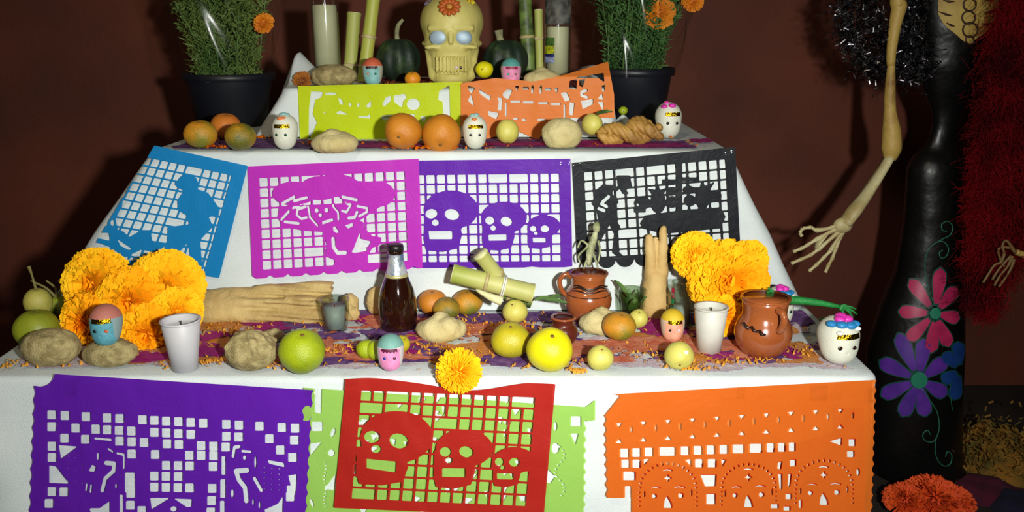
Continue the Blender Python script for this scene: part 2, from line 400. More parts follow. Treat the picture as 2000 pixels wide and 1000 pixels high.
# ------------------------------------------------------------------ papel picado
def scal(d, x, W, n, a): return d+a*(np.abs(np.sin(PI*x/W*n))-.5)
def skullset(x, y, K):
    """K: list of (cranium ellipse, jaw box, eye, eye, nose, mouth)"""
    body = 1e9; hole = 1e9
    for (cx, cy, rx, ry), (jx0, jy0, jx1, jy1), e1, e2, ns, mo in K:
        w = jx1-jx0
        b = sm(dE(x, y, cx, cy, rx, ry), dP(x, y, [(jx0+.02*w, jy0-.5*(jy1-jy0)), (jx1-.1*w, jy0-.5*(jy1-jy0)), (jx1, jy0+.3*(jy1-jy0)), (jx1-.1*w, jy1-.15*(jy1-jy0)), (jx0+.5*w, jy1), (jx0+.06*w, jy1-.06*(jy1-jy0)), (jx0, jy0+.5*(jy1-jy0))])-2, 5)
        body = np.minimum(body, b)
        hole = U(hole, dE(x, y, *e1), dE(x, y, *e2), dE(x, y, *ns), dP(x, y, mo)-.8)
    return body, hole
def S(off, k): # crop-to-frame conversion
    return lambda p: tuple((v/k+off[i % 2]) if i < 2 else v/k for i, v in enumerate(p[:4]))+tuple(p[4:])
def cv(off, k, pts): return [(a/k+off[0], b/k+off[1]) for a, b in pts]
def conv_set(off, k, K):
    c = S(off, k); out = []
    for cr, jw, e1, e2, ns, mo in K:
        x0, y0 = jw[0]/k+off[0], jw[1]/k+off[1]; x1, y1 = jw[2]/k+off[0], jw[3]/k+off[1]
        out.append((c(cr), (x0, y0, x1, y1), c(e1), c(e2), c(ns), cv(off, k, mo)))
    return out
VS = conv_set((800, 290), 4, [
    ((325, 480, 212, 152), (120, 620, 402, 800), (172, 510, 48, 37, -10), (333, 516, 58, 42, 10), (203, 580, 29, 24), [(152, 648), (333, 648), (333, 705), (158, 705)]),
    ((738, 540, 178, 125), (575, 650, 812, 790), (628, 563, 37, 31), (757, 570, 46, 35, 15), (655, 622, 23, 20), [(620, 678), (757, 675), (757, 715), (622, 717)]),
    ((1050, 605, 128, 84), (930, 680, 1106, 776), (967, 627, 26, 22), (1058, 628, 34, 27), (988, 663, 17, 13), [(965, 700), (1062, 702), (1062, 730), (967, 730)])])
RSK = conv_set((570, 720), 3.279, [
    ((672, 438, 232, 166), (418, 585, 738, 742), (516, 437, 52, 38), (687, 463, 62, 47, 15), (542, 515, 33, 26), [(482, 580), (668, 598), (664, 662), (482, 635)]),
    ((1105, 510, 182, 120), (915, 610, 1167, 762), (985, 533, 37, 31), (1118, 533, 46, 35, 15), (1008, 587, 24, 20), [(966, 640), (1110, 642), (1110, 693), (966, 690)]),
    ((1425, 587, 135, 84), (1295, 655, 1457, 752), (1330, 597, 29, 26), (1428, 600, 35, 28), (1350, 633, 17, 13), [(1316, 672), (1420, 674), (1420, 708), (1318, 706)])])
def skull_paper(K, l, t_, r, b, cell, seed, sc=0):
    def fn(x, y, s, t, W, H):
        outer = box(s, t, 0, 0, W, H+(0 if not sc else 0))
        if sc: outer = np.maximum(outer, t-H-sc*(np.abs(np.sin(PI*s/W*4))-.6))
        win = box(s, t, l, t_, W-r, H-b); body, hole = skullset(x, y, K)
        cc = cells(s-l, t-t_, cell, cell*.98, cell*.17, seed)
        holes = np.maximum(np.maximum(cc, win), -body); holes = np.minimum(holes, hole)
        return np.maximum(outer, -holes)
    return fn
m_pur = paper_mat('violet_tissue', (98, 30, 170)); m_mag = paper_mat('magenta_tissue', (190, 50, 190)); m_blu = paper_mat('blue_tissue', (24, 132, 196))
m_blk = paper_mat('black_tissue', (16, 20, 26), .06); m_red = paper_mat('red_tissue', (172, 36, 28)); m_grn = paper_mat('lime_tissue', (158, 204, 96), .3)
m_org = paper_mat('orange_tissue', (232, 116, 36), .42); m_org2 = paper_mat('deep_orange_tissue', (198, 50, 10), .1); m_yel = paper_mat('yellow_green_tissue', (200, 218, 20), .25); m_org3 = paper_mat('bright_orange_tissue', (226, 126, 52), .2)
G = 'cut tissue paper banners'
def pap(o, label): return tag(o, label, 'paper banner', G)
pap(sheet('paper_banner', [(800, 314), (1114, 310), (1118, 522), (806, 524)], skull_paper(VS, 10, 27, 22, 12, 20.2, 3, 3), FY2, m=m_pur, seed=1, off=.006),
    'violet cut-paper banner with three skulls in descending size, on the middle level')
# magenta: wide-hatted lady
def magenta(x, y, s, t, W, H):
    o, k = (470, 300), 3.847; X = (x-o[0])*k; Y = (y-o[1])*k
    outer = box(s, t, 0, 0, W, H); outer = np.maximum(outer, t-H-8*(np.abs(np.sin(PI*s/W*9.5))-.7))
    win = box(s, t, 20, 22, W-28, H-14)
    cc = cells(s-20, t-22, 20.6, 20, 3.4, 8, .06)
    hat = U(dE(X, Y, 400, 300, 160, 90), dE(X, Y, 600, 260, 150, 90), dE(X, Y, 720, 240, 170, 85), dE(X, Y, 880, 290, 150, 85), dE(X, Y, 1035, 305, 125, 95),
            dP(X, Y, [(290, 400), (1110, 360), (900, 500), (840, 560), (640, 590), (480, 580), (320, 550), (280, 480)]))
    bod = dP(X, Y, [(640, 560), (760, 500), (920, 510), (930, 560), (990, 620), (1060, 630), (1055, 680), (990, 710), (960, 760), (940, 800), (975, 880), (700, 880), (710, 800), (640, 770), (650, 690), (640, 640)])
    armh = dP(X, Y, [(900, 580), (905, 640), (985, 660), (960, 700), (900, 710), (840, 740)])
    fig = U(hat, bod)
    cuts = U(armh, dL(X, Y, [(235, 350), (260, 395), (290, 390), (405, 325)], 12), dS(X, Y, 405, 355, 500, 330, 11), dL(X, Y, [(310, 495), (365, 435)], 11),
             dS(X, Y, 335, 512, 440, 525, 11), dL(X, Y, [(480, 380), (395, 410)], 9), dL(X, Y, [(490, 400), (430, 420), (425, 460), (460, 490), (500, 480)], 10),
             dL(X, Y, [(510, 390), (525, 480), (580, 540)], 9), dS(X, Y, 545, 358, 590, 356, 9), dS(X, Y, 615, 356, 655, 358, 9), dE(X, Y, 575, 428, 17, 17), dE(X, Y, 648, 425, 18, 18),
             dE(X, Y, 602, 462, 15, 15), dP(X, Y, [(612, 510), (700, 482), (702, 505), (615, 535)]), dL(X, Y, [(692, 360), (700, 400), (735, 440), (738, 495)], 9),
             dS(X, Y, 770, 325, 875, 348, 12), dL(X, Y, [(745, 355), (830, 385), (800, 440), (765, 430)], 10), dL(X, Y, [(815, 485), (860, 480), (878, 440)], 12),
             dL(X, Y, [(880, 395), (955, 410), (950, 440), (895, 470)], 10), dP(X, Y, [(785, 540), (845, 520), (850, 545), (810, 565)]), dP(X, Y, [(695, 550), (715, 545), (745, 590), (720, 598), (697, 580)]),
             dL(X, Y, [(697, 640), (700, 700), (730, 745), (790, 745)], 15), dS(X, Y, 850, 735, 940, 720, 13))
    holes = np.minimum(np.maximum(np.maximum(cc, win), -fig/k), np.maximum(cuts/k, fig/k))
    return np.maximum(outer, -holes)
pap(sheet('paper_banner', [(484, 325), (818, 310), (826, 524), (493, 545)], magenta, FY2, m=m_mag, seed=2, off=.011), 'magenta cut-paper banner showing a figure in a wide feathered hat')
def blue(x, y, s, t, W, H):
    o, k = (160, 270), 3.57; X = (x-o[0])*k; Y = (y-o[1])*k
    outer = np.maximum(box(s, t, 0, 0, W, H), (174+(490-y)*118/195+3-x)*.85); win = box(s, t, -30, 24, W-28, H-8); cc = cells(s+6, t-24, 18.6, 18, 3.2, 4, .04)
    man = U(dE(X, Y, 738, 310, 70, 58), dE(X, Y, 690, 318, 40, 26), dP(X, Y, [(715, 350), (790, 350), (880, 380), (960, 490), (955, 535), (885, 550), (915, 615), (825, 710), (840, 900), (760, 900), (745, 720), (650, 830), (590, 820), (600, 620), (750, 600), (735, 540), (668, 500), (668, 430), (700, 385)]))
    beast = U(dP(X, Y, [(70, 690), (130, 600), (120, 560), (220, 450), (240, 380), (290, 390), (280, 480), (230, 540), (250, 640), (290, 650), (330, 690), (420, 640), (480, 640), (490, 720), (600, 730), (560, 770), (420, 775), (300, 830), (200, 760), (120, 730)]))
    cuts = U(dE(X, Y, 168, 590, 14, 22), dE(X, Y, 214, 590, 14, 22), dP(X, Y, [(245, 700), (350, 770), (330, 780), (270, 750)]), dP(X, Y, [(95, 660), (190, 660), (195, 715), (85, 690)]))
    holes = np.minimum(np.maximum(np.maximum(cc, win), -U(man, beast)/k), np.maximum(cuts/k, beast/k))
    return np.maximum(outer, -holes)
pap(sheet('paper_banner', [(283, 280), (484, 324), (428, 543), (172, 505)], blue, FY2, m=m_blu, seed=3, off=.009), 'blue cut-paper banner of a stooping figure, slanting at the left end of the middle level')
def black(x, y, s, t, W, H):
    o, k = (1100, 280), 3.846; X = (x-o[0])*k; Y = (y-o[1])*k
    outer = box(s, t, 0, 0, W, H-5)
    for i in range(8): outer = np.minimum(outer, np.maximum(dE(s, t, 58+i*36, H-8, 17, 17), s-W))
    win = box(s, t, 20, 20, W-20, H-14); cc = cells(s-20, t-20, 20.4, 20, 3.6, 12, .1)
    man = U(dP(X, Y, [(250, 350), (300, 310), (380, 310), (370, 380), (420, 440), (385, 480), (395, 580), (430, 620), (400, 700), (400, 800), (460, 850), (430, 865), (370, 820), (385, 680), (350, 610), (300, 700), (270, 760), (290, 860), (330, 900), (260, 880), (255, 700), (270, 600), (255, 500), (215, 450), (240, 420)]),
            dP(X, Y, [(405, 240), (500, 240), (520, 330), (470, 350), (500, 380), (450, 380), (430, 340), (390, 370), (380, 340), (415, 320)]))
    coff = U(dP(X, Y, [(580, 600), (620, 540), (900, 500), (1180, 480), (1220, 550), (1180, 640), (760, 680), (600, 640)]), box(X, Y, 850, 60, 895, 560),
             dE(X, Y, 715, 440, 55, 85), dE(X, Y, 1048, 410, 52, 85), dE(X, Y, 820, 360, 42, 32), dE(X, Y, 820, 440, 45, 45), dE(X, Y, 945, 350, 42, 32), dE(X, Y, 955, 430, 45, 42),
             dE(X, Y, 600, 450, 65, 45), dE(X, Y, 1140, 395, 50, 45), dP(X, Y, [(640, 340), (700, 350), (712, 310), (730, 350), (790, 330), (740, 400), (680, 400)]),
             dP(X, Y, [(980, 330), (1030, 330), (1048, 275), (1065, 320), (1140, 290), (1080, 390), (1010, 390)]), box(X, Y, 745, 270, 870, 305), box(X, Y, 880, 255, 1010, 285), box(X, Y, 535, 480, 620, 520))
    cuts = U(dL(X, Y, [(300, 440), (345, 400)], 14), dS(X, Y, 290, 455, 330, 475, 13), dS(X, Y, 270, 490, 310, 505, 13), dE(X, Y, 563, 462, 11, 11))
    holes = np.minimum(np.maximum(np.maximum(cc, win), -U(man, coff)/k), cuts/k)
    return np.maximum(outer, -holes)
pap(sheet('paper_banner', [(1118, 318), (1436, 287), (1447, 500), (1128, 518)], black, FY2, m=m_blk, seed=4, off=.009), 'black cut-paper banner of a fiddler beside a coffin, right end of the middle level')
# lowest level
rows = [(308, [178, 268, 410, 552, 635, 790, 870, 950, 1032, 1115, 1200, 1355, 1440, 1578, 1728, 1818]), (388, [178, 340, 475, 552, 632, 715, 870, 950, 1032, 1115, 1355, 1437, 1645, 1812]),
        (460, [265, 405, 635, 717, 800, 955, 1035, 1185, 1268, 1350, 1718]), (520, [180]), (560, [717, 875, 1105, 1185, 1268, 1800]), (595, [180]), (632, [950, 1030, 1107, 1265]),
        (705, [870, 948, 1030]), (780, [870, 948, 1028, 1107, 1260, 1790]), (825, [180, 260, 710, 1785]), (862, [1255]), (905, [160, 708]), (940, [785, 1250])]
def purple(x, y, s, t, W, H):
    o, k = (50, 720), 3.448; X = (x-o[0])*k; Y = (y-o[1])*k
    outer = box(s, t, 0, 0, W, H); outer = np.maximum(outer, -s+4*(np.abs(np.sin(PI*t/26))-.2)); outer = np.maximum(outer, s-W+4*(np.abs(np.sin(PI*t/26))-.2))
    outer = np.maximum(outer, -dE(X, Y, 100, 30, 95, 90))
    h = 1e9
    for ry, xs in rows:
        for q in xs:
            yy = ry+(q-178)*.055*(1 if ry < 500 else .4); h = np.minimum(h, box(X, Y, q-31, yy-27, q+31, yy+33))
    h = U(h, dP(X, Y, [(225, 515), (355, 525), (240, 610)]), dP(X, Y, [(160, 650), (210, 660), (300, 775), (160, 770)]), box(X, Y, 670, 700, 740, 830),
          dP(X, Y, [(840, 870), (980, 870), (850, 950)]), dP(X, Y, [(1000, 875), (1125, 880), (1120, 930), (1090, 935)]),
          dL(X, Y, [(545, 635), (600, 640), (595, 690), (540, 740), (520, 820)], 15), dP(X, Y, [(425, 690), (450, 645), (480, 660), (470, 695)]),
          dP(X, Y, [(430, 940), (500, 940), (570, 890), (570, 1000), (450, 1000)]), box(X, Y, 635, 850, 660, 1000), dL(X, Y, [(620, 570), (665, 580), (665, 670)], 8), dE(X, Y, 490, 590, 10, 28),
          dL(X, Y, [(415, 780), (410, 820)], 8), dL(X, Y, [(445, 785), (440, 830)], 8), dE(X, Y, 612, 790, 8, 20), dL(X, Y, [(470, 470), (580, 480)], 7),
          dL(X, Y, [(1495, 685), (1420, 690), (1440, 750), (1480, 800), (1490, 890)], 17), dL(X, Y, [(1545, 740), (1590, 820)], 13), dL(X, Y, [(1400, 590), (1410, 530), (1440, 525)], 12),
          dP(X, Y, [(1630, 615), (1745, 635), (1750, 665), (1640, 640)]), dP(X, Y, [(1770, 720), (1830, 710), (1825, 830), (1795, 825)]), box(X, Y, 1320, 590, 1350, 715), box(X, Y, 1312, 745, 1350, 870),
          dP(X, Y, [(1610, 950), (1700, 910), (1740, 850), (1735, 970), (1620, 1010)]), dE(X, Y, 1477, 600, 13, 15), dE(X, Y, 1550, 630, 9, 45), box(X, Y, 1310, 890, 1345, 1000), dL(X, Y, [(1460, 555), (1520, 560)], 8),
          dE(X, Y, 1395, 840, 12, 30), dE(X, Y, 1535, 900, 8, 25), dE(X, Y, 1578, 920, 8, 28), dE(X, Y, 1000, 945, 24, 18), dL(X, Y, [(560, 540), (590, 560)], 7))
    for i in range(3):
        for j in range(5): h = U(h, dE(X, Y, 290+i*48, 590+j*42+i*8, 6, 4), dE(X, Y, 1612+i*50, 665+j*36+i*5, 7, 5))
    h = np.maximum(h, box(s, t, 6, 8, W-6, H-8)*k)
    return np.maximum(outer, -h/k)
pap(sheet('paper_banner', [(68, 728), (612, 762), (592, 1130), (52, 1120)], purple, FY1, m=m_pur, seed=5, off=.011), 'deep violet cut-paper banner with chequered holes, left end of the lowest level')
def green(x, y, s, t, W, H):
    o, k = (570, 720), 3.279; X = (x-o[0])*k; Y = (y-o[1])*k
    outer = box(s, t, 0, 0, W, H); outer = np.maximum(outer, s-W+5*(np.abs(np.sin(PI*t/22))-.2)); outer = np.maximum(outer, -s+4*(np.abs(np.sin(PI*t/22))-.2))
    outer = np.minimum(outer, dP(X, Y, [(1850, 270), (1960, 190), (2030, 165), (2060, 200), (1990, 320), (1890, 340)])/k)
    r = np.random.RandomState(5); h = U(box(X, Y, 130, 340, 200, 400), dP(X, Y, [(120, 480), (195, 470), (120, 560)]), box(X, Y, 1790, 305, 1855, 370), dP(X, Y, [(1785, 415), (1840, 415), (1820, 490)]),
          dP(X, Y, [(210, 770), (285, 670), (285, 780)]), dP(X, Y, [(1640, 640), (1690, 690), (1660, 735), (1630, 730)]), dE(X, Y, 265, 410, 14, 30, 20), dE(X, Y, 255, 540, 22, 22), dE(X, Y, 1690, 510, 25, 35), dE(X, Y, 1690, 370, 12, 30),
          dP(X, Y, [(145, 90), (195, 90), (190, 290), (150, 280)]), dE(X, Y, 130, 860, 10, 30, -20))
    for i in range(70):
        cx, cy = 380+r.rand()*1200, 150+r.rand()*900; h = U(h, dP(X, Y, [(cx, cy), (cx+40+30*r.rand(), cy+10*r.rand()), (cx+40*r.rand(), cy+45+20*r.rand())]))
    for i in range(14): h = U(h, dE(X, Y, 215+6*math.sin(i), 600+i*22, 10, 5), dE(X, Y, 1720+30*math.sin(i*.7), 500+i*24, 12, 5, 30))
    return np.maximum(outer, -h/k)
pap(sheet('paper_banner', [(592, 757), (1146, 795), (1142, 1130), (580, 1120)], green, FY1, m=m_grn, seed=6, off=.008), 'lime green cut-paper banner mostly hidden behind the red one')
def red(x, y, s, t, W, H):
    f = skull_paper(RSK, 31, 26, 31, 20, 24.6, 14)(x, y, s, t, W, H)
    return np.maximum(f, -(y-(744+18*np.exp(-((x-920)/90)**2)+ -6*np.exp(-((x-720)/60)**2))))
pap(sheet('paper_banner', [(676, 733), (1085, 750), (1062, 1010), (652, 992)], red, FY1, m=m_red, seed=7, off=.017, amp=.005), 'red cut-paper banner with three skulls, laid over a green one')
def orange(x, y, s, t, W, H):
    o, k = (1120, 720), 3.226; X = (x-o[0])*k; Y = (y-o[1])*k
    outer = box(s, t, 0, 0, W, H); outer = np.maximum(outer, s-W+4*(np.abs(np.sin(PI*t/20))-.2)); outer = np.maximum(outer, -s+5*(np.abs(np.sin(PI*t/20))-.2))
    outer = np.maximum(outer, -dP(X, Y, [(150, 815), (370, 815), (370, 1200), (150, 1200)])/k); outer = np.maximum(outer, -dP(X, Y, [(150, 150), (300, 170), (205, 290), (150, 300)])/k)
    h = 1e9; sl = lambda q: -(q-290)*.066
    for i in range(10):
        q = 290+i*155; yy = 340+sl(q)+18; h = U(h, dP(X, Y, [(q-22, yy-14), (q+22, yy-14), (q, yy+16)])); yy2 = 450+sl(q)+8; h = U(h, dP(X, Y, [(q, yy2-18), (q+24, yy2+12), (q-24, yy2+12)]))
        q += 78; h = U(h, dE(X, Y, q, 390+sl(q), 7, 24))
    for q, wd in ((325, 28), (400, 28), (478, 28), (595, 52), (705, 28), (787, 28), (868, 28), (950, 28), (1042, 38), (1152, 40), (1245, 26), (1315, 24), (1380, 22)): h = U(h, box(X, Y, q-wd, 497+sl(q)*.55+8, q+wd, 553+sl(q)*.55+8))
    h = U(h, dP(X, Y, [(1610, 455), (1695, 432), (1690, 485)]), box(X, Y, 1735, 440, 1780, 488), box(X, Y, 1725, 515, 1772, 558), box(X, Y, 303, 573, 357, 625), box(X, Y, 373, 573, 427, 625), dP(X, Y, [(443, 570), (488, 570), (445, 610)]),
          box(X, Y, 315, 648, 395, 703), box(X, Y, 767, 570, 820, 622), box(X, Y, 847, 570, 905, 622), dP(X, Y, [(800, 665), (905, 665), (900, 740), (830, 742)]), box(X, Y, 838, 785, 900, 855), dP(X, Y, [(705, 575), (745, 570), (745, 620)]), dP(X, Y, [(930, 570), (968, 572), (940, 620)]),
          box(X, Y, 325, 740, 368, 830), dP(X, Y, [(1290, 590), (1320, 580), (1310, 635), (1285, 630)]), box(X, Y, 1365, 570, 1405, 615), dP(X, Y, [(1290, 660), (1318, 660), (1318, 760), (1300, 760)]), dP(X, Y, [(1355, 660), (1378, 660), (1368, 740), (1352, 745)]), box(X, Y, 1338, 785, 1378, 822), box(X, Y, 1245, 850, 1295, 880), box(X, Y, 1325, 865, 1370, 895), box(X, Y, 1422, 825, 1442, 878), dE(X, Y, 1795, 650, 12, 25))
    for cx, cy, rr in ((597, 720, 190), (1105, 715, 180), (1580, 700, 190)):
        h = U(h, dP(X, Y, [(cx-5, cy+75), (cx+22, cy+120), (cx+30, cy+158), (cx-28, cy+158), (cx-22, cy+110)]), dE(X, Y, cx-85, cy+82, 16, 16), dE(X, Y, cx+82, cy+78, 18, 18), dE(X, Y, cx, cy-32, 8, 26), dE(X, Y, cx, cy-32, 26, 8),
              dL(X, Y, [(cx-100, cy+32), (cx-70, cy+25), (cx-48, cy+32)], 5), dL(X, Y, [(cx+45, cy+28), (cx+75, cy+20), (cx+105, cy+28)], 5), dL(X, Y, [(cx-26, cy-80), (cx, cy-86), (cx+26, cy-80)], 6), dE(X, Y, cx-148, cy+70, 6, 26), dE(X, Y, cx+148, cy+60, 6, 26))
        for i in range(17):
            a = PI*(1.0+i/16); h = U(h, dE(X, Y, cx+rr*.93*math.cos(a), cy+30+rr*.8*math.sin(a), 7, 11, math.degrees(a)+90))
        for i in range(4): h = U(h, dE(X, Y, cx-rr*.95, cy+60+i*28, 9, 6), dE(X, Y, cx+rr*.95, cy+60+i*28, 9, 6))
    return np.maximum(outer, -h/k)
pap(sheet('paper_banner', [(1180, 771), (1712, 742), (1700, 1130), (1188, 1140)], orange, FY1, m=m_org, seed=8, off=.013), 'orange cut-paper banner with round ornamented skulls, right end of the lowest level')
def orange_back(x, y, s, t, W, H):
    X = (x-1120)*3.226; Y = (y-720)*3.226
    area = dP(X, Y, [(375, 575), (700, 620), (900, 580), (1180, 520), (1450, 460), (1640, 400), (1640, 250), (1830, 245), (1840, 1300), (380, 1300)])/3.226
    f = orange(x+1.5, y-1.5, (x-1184), (y-765), 528, 370)
    return np.maximum(area, f)
pap(sheet('paper_banner', [(1225, 800), (1700, 782), (1695, 1130), (1225, 1130)], orange_back, FY1, m=m_org2, seed=9, off=.008), 'deep orange second paper showing through behind the orange banner')
tape_m = glass_mat('clear_tape', (255, 255, 255), .10, .5)
def tape(px, py, Y0, w, h, rot=0):
    b = [o for o in COL.objects if o.name.startswith('paper_banner')]
    def f(u, v):
        a, c = (u-.5)*w, (v-.5)*h; x = px+a*math.cos(rot)-c*math.sin(rot); y = py+a*math.sin(rot)+c*math.cos(rot)
        return tuple(ony(x, y, Y0-.0225-.0016*math.sin(u*7+px)-.0012*math.sin(v*9+u*3)))
    bn = min(b, key=lambda o: min((Vector(v.co)-Vector(f(.5, .5))).length for v in list(o.data.vertices)[::37])); obj('clear_tape', grid(8, 8, f), tape_m, bn)
def yellow(x, y, s, t, W, H):
    o, k = (560, 110), 2.94; X = (x-o[0])*k; Y = (y-o[1])*k
    outer = np.maximum(box(s, t, 0, 0, W, H), t-H-3*(np.abs(np.sin(PI*s/20))-.5))
    h = U(dP(X, Y, [(140, 200), (210, 205), (200, 235), (165, 250), (150, 330), (175, 380), (150, 440), (125, 490), (128, 300)]), dE(X, Y, 255, 215, 35, 8), dP(X, Y, [(295, 235), (320, 250), (325, 280), (305, 275)]), dE(X, Y, 365, 278, 9, 12), dE(X, Y, 412, 280, 8, 12), dP(X, Y, [(455, 285), (485, 252), (485, 290), (465, 295)]),
          dP(X, Y, [(205, 328), (218, 315), (230, 326)]), dP(X, Y, [(285, 320), (310, 312), (360, 335), (290, 332)]), dP(X, Y, [(410, 340), (460, 345), (478, 330), (482, 358), (415, 352)]), dE(X, Y, 728, 275, 38, 33), dP(X, Y, [(550, 275), (570, 235), (600, 225), (600, 255), (560, 290)]),
          dP(X, Y, [(615, 225), (680, 215), (690, 235), (670, 260), (665, 295), (640, 280), (615, 260)]), dP(X, Y, [(545, 340), (600, 335), (620, 350), (560, 370), (545, 365)]), dP(X, Y, [(875, 200), (935, 165), (940, 350), (900, 340), (895, 260), (870, 250)]), dP(X, Y, [(770, 340), (800, 345), (800, 365), (770, 380)]), dP(X, Y, [(700, 330), (740, 335), (735, 350), (700, 350)]))
    return np.maximum(outer, -h/k)
pap(sheet('paper_banner', [(582, 168), (902, 160), (898, 268), (586, 276)], yellow, FY3, m=m_yel, seed=10, off=.004, amp=.004), 'yellow-green cut-paper banner on the front of the top level')
def orange_top(x, y, s, t, W, H):
    o, k = (560, 110), 2.94; X = (x-o[0])*k; Y = (y-o[1])*k
    P = [(1000, 155), (1200, 125), (1420, 145), (1600, 105), (1845, 30), (1880, 220), (1882, 355), (1720, 350), (1560, 360), (1440, 480), (1330, 430), (1120, 480), (1000, 400)]
    outer = dP(X, Y, P)
    h = U(dP(X, Y, [(1040, 170), (1085, 180), (1062, 215), (1045, 195)]), dP(X, Y, [(1060, 215), (1080, 290), (1040, 255)]), dP(X, Y, [(1100, 185), (1175, 230), (1165, 255), (1110, 215)]), dP(X, Y, [(1240, 215), (1270, 185), (1298, 195), (1275, 248), (1245, 235)]),
          dP(X, Y, [(1310, 170), (1335, 170), (1322, 205)]), box(X, Y, 1355, 175, 1392, 192), box(X, Y, 1404, 165, 1418, 212), box(X, Y, 1452, 165, 1466, 215), box(X, Y, 1482, 182, 1520, 196), dP(X, Y, [(1535, 182), (1562, 182), (1550, 215)]), dP(X, Y, [(1572, 210), (1610, 205), (1630, 250), (1600, 262)]),
          box(X, Y, 1285, 253, 1345, 267), box(X, Y, 1357, 256, 1420, 270), box(X, Y, 1445, 262, 1502, 276), box(X, Y, 1517, 267, 1575, 281), box(X, Y, 1253, 265, 1265, 345), dP(X, Y, [(1208, 235), (1240, 240), (1235, 312), (1210, 310), (1218, 260)]),
          dP(X, Y, [(1155, 312), (1220, 325), (1205, 362), (1160, 340)]), box(X, Y, 1590, 275, 1602, 355), dP(X, Y, [(1625, 262), (1655, 268), (1645, 340), (1620, 335)]), dP(X, Y, [(1690, 255), (1762, 245), (1760, 275), (1700, 305)]), dP(X, Y, [(1625, 140), (1668, 130), (1665, 190), (1620, 185)]),
          dP(X, Y, [(1678, 135), (1715, 130), (1700, 178), (1680, 170)]), dL(X, Y, [(1722, 195), (1695, 205), (1695, 225), (1725, 235)], 9), dP(X, Y, [(1785, 245), (1812, 210), (1820, 250)]), dP(X, Y, [(1785, 260), (1822, 262), (1818, 315)]), dP(X, Y, [(1630, 125), (1820, 95), (1825, 150), (1790, 125)]), dP(X, Y, [(1808, 170), (1828, 160), (1828, 205), (1812, 200)]),
          box(X, Y, 1300, 352, 1330, 364), box(X, Y, 1350, 358, 1375, 372), box(X, Y, 1440, 358, 1490, 370))
    return np.maximum(outer, -h)/k
pap(sheet('paper_banner', [(899, 110), (1202, 110), (1202, 276), (899, 276)], orange_top, FY3, m=m_org3, seed=11, off=.006, amp=.006, lift=lambda x, y: .0015*np.clip(150-y, 0, 50)), 'orange cut-paper banner on the top level with its right corner standing up')

for a in ((1102, 318, FY2, 34, 26, .2), (1132, 316, FY2, 30, 22, -.1), (1415, 300, FY2, 36, 22, -.1), (684, 742, FY1, 30, 26, .2), (608, 768, FY1, 26, 18, .1), (1448, 764, FY1, 16, 30, .1), (1600, 768, FY1, 34, 30, 0), (1704, 772, FY1, 18, 30, 0), (140, 756, FY1, 30, 34, .1)): tape(*a)
# ------------------------------------------------------------------ things on the altar
B1, B2, B3 = T1+.003, T2+.002, T3+.002
def placed(o, p): o.location = p; return o
# ---- fruit
def fruit(name, label, cat, cx, cy, r, z, m, group=None, sq=.92, navel=(0, -1, -.1), nc=(110, 80, 30), top=None, rz=0, pit=.10, lump=.02, seed=0, y=None):
    p, R = center_on(cx, cy, r, z, sq)
    if y is not None:
        p = ony(cx, cy, y); R = r*mpp(p)
        if 0 < p.z-R*sq-z < .016: p.z = z+R*sq
    t = thing(name, label, cat, (p.x, p.y, p.z-R*sq), rz, group)
    q = Vector(navel).normalized().to_track_quat('Z', 'Y').to_matrix()
    rs = random.Random(seed+int(cx)); ph = rs.random()*6
    f = lambda d: 1-pit*math.exp(-((1-d.z)*26))-pit*.8*math.exp(-((1+d.z)*26))+lump*math.sin(3*math.atan2(d.y, d.x)+ph)*math.sin(math.acos(max(-1, min(1, d.z))))+lump*.6*math.sin(5*d.x+ph)*math.cos(4*d.y)
    V, Fc = ball((R, R, R), 32, 22, f); V = [tuple((q@Vector(v))*1.0) for v in V]; V = [(x, y_, zz*sq+R*sq) for x, y_, zz in V]
    obj('peel', (V, Fc), m, t)
    for sgn, nm in ((1, 'navel'), (-1, 'stem_end')):
        V, Fc = ball((R*.10, R*.10, R*.05), 10, 6); n = q@Vector((0, 0, sgn*R*.90)); V = [tuple((q@Vector(v))+n) for v in V]; V = [(x, y_, zz*sq+R*sq) for x, y_, zz in V]
        obj(nm, (V, Fc), mat('navel_brown', nc, .8), t)
    return t, p, R
orange_m = mat('orange_peel', (202, 130, 34), .45, (186, 112, 26), 12, bump=.35, bscale=420)
mand_m = mat('mandarin_peel', (210, 140, 34), .42, (120, 120, 34), 11, (.42, .62), bump=.4, bscale=420)
mandr_m = mat('mandarin_red', (208, 122, 40), .45, (190, 104, 34), 14, bump=.4, bscale=420)
mandg_m = mat('mandarin_green', (190, 140, 34), .42, (100, 98, 30), 12, (.38, .55), bump=.4, bscale=420)
lime_m = mat('lime_peel', (166, 182, 22), .4, (134, 152, 22), 16, bump=.4, bscale=420)
lemon_m = mat('yellow_peel', (226, 216, 10), .38, (208, 200, 20), 12, bump=.3, bscale=420)
yg_m = mat('yellow_orange_peel', (190, 176, 26), .4, (160, 150, 30), 10, bump=.3, bscale=420)
guava_m = mat('guava_skin', (208, 200, 100), .5, (186, 180, 80), 14, bump=.25, bscale=150)
guava2_m = mat('guava_skin_dull', (186, 176, 82), .55, (150, 146, 60), 16, bump=.25, bscale=150)
fg = lambda s: s
fruit('orange', 'large orange left of the pair at the middle of the middle level', 'orange', 787, 256, 36.5, B2, orange_m, 'oranges on the middle level', navel=(-.15, -1, -.25), sq=.97)
fruit('orange', 'large orange right of the pair, just beside a white sugar skull', 'orange', 862, 262, 38.5, B2, orange_m, 'oranges on the middle level', navel=(0, -1, -.55), sq=1.0, y=1.86)
fruit('mandarin', 'green-topped mandarin at the left front of the three on the middle level', 'mandarin', 392, 262, 32, B2, mand_m, 'mandarins in a cluster of three', sq=.85, navel=(0, -.2, 1))
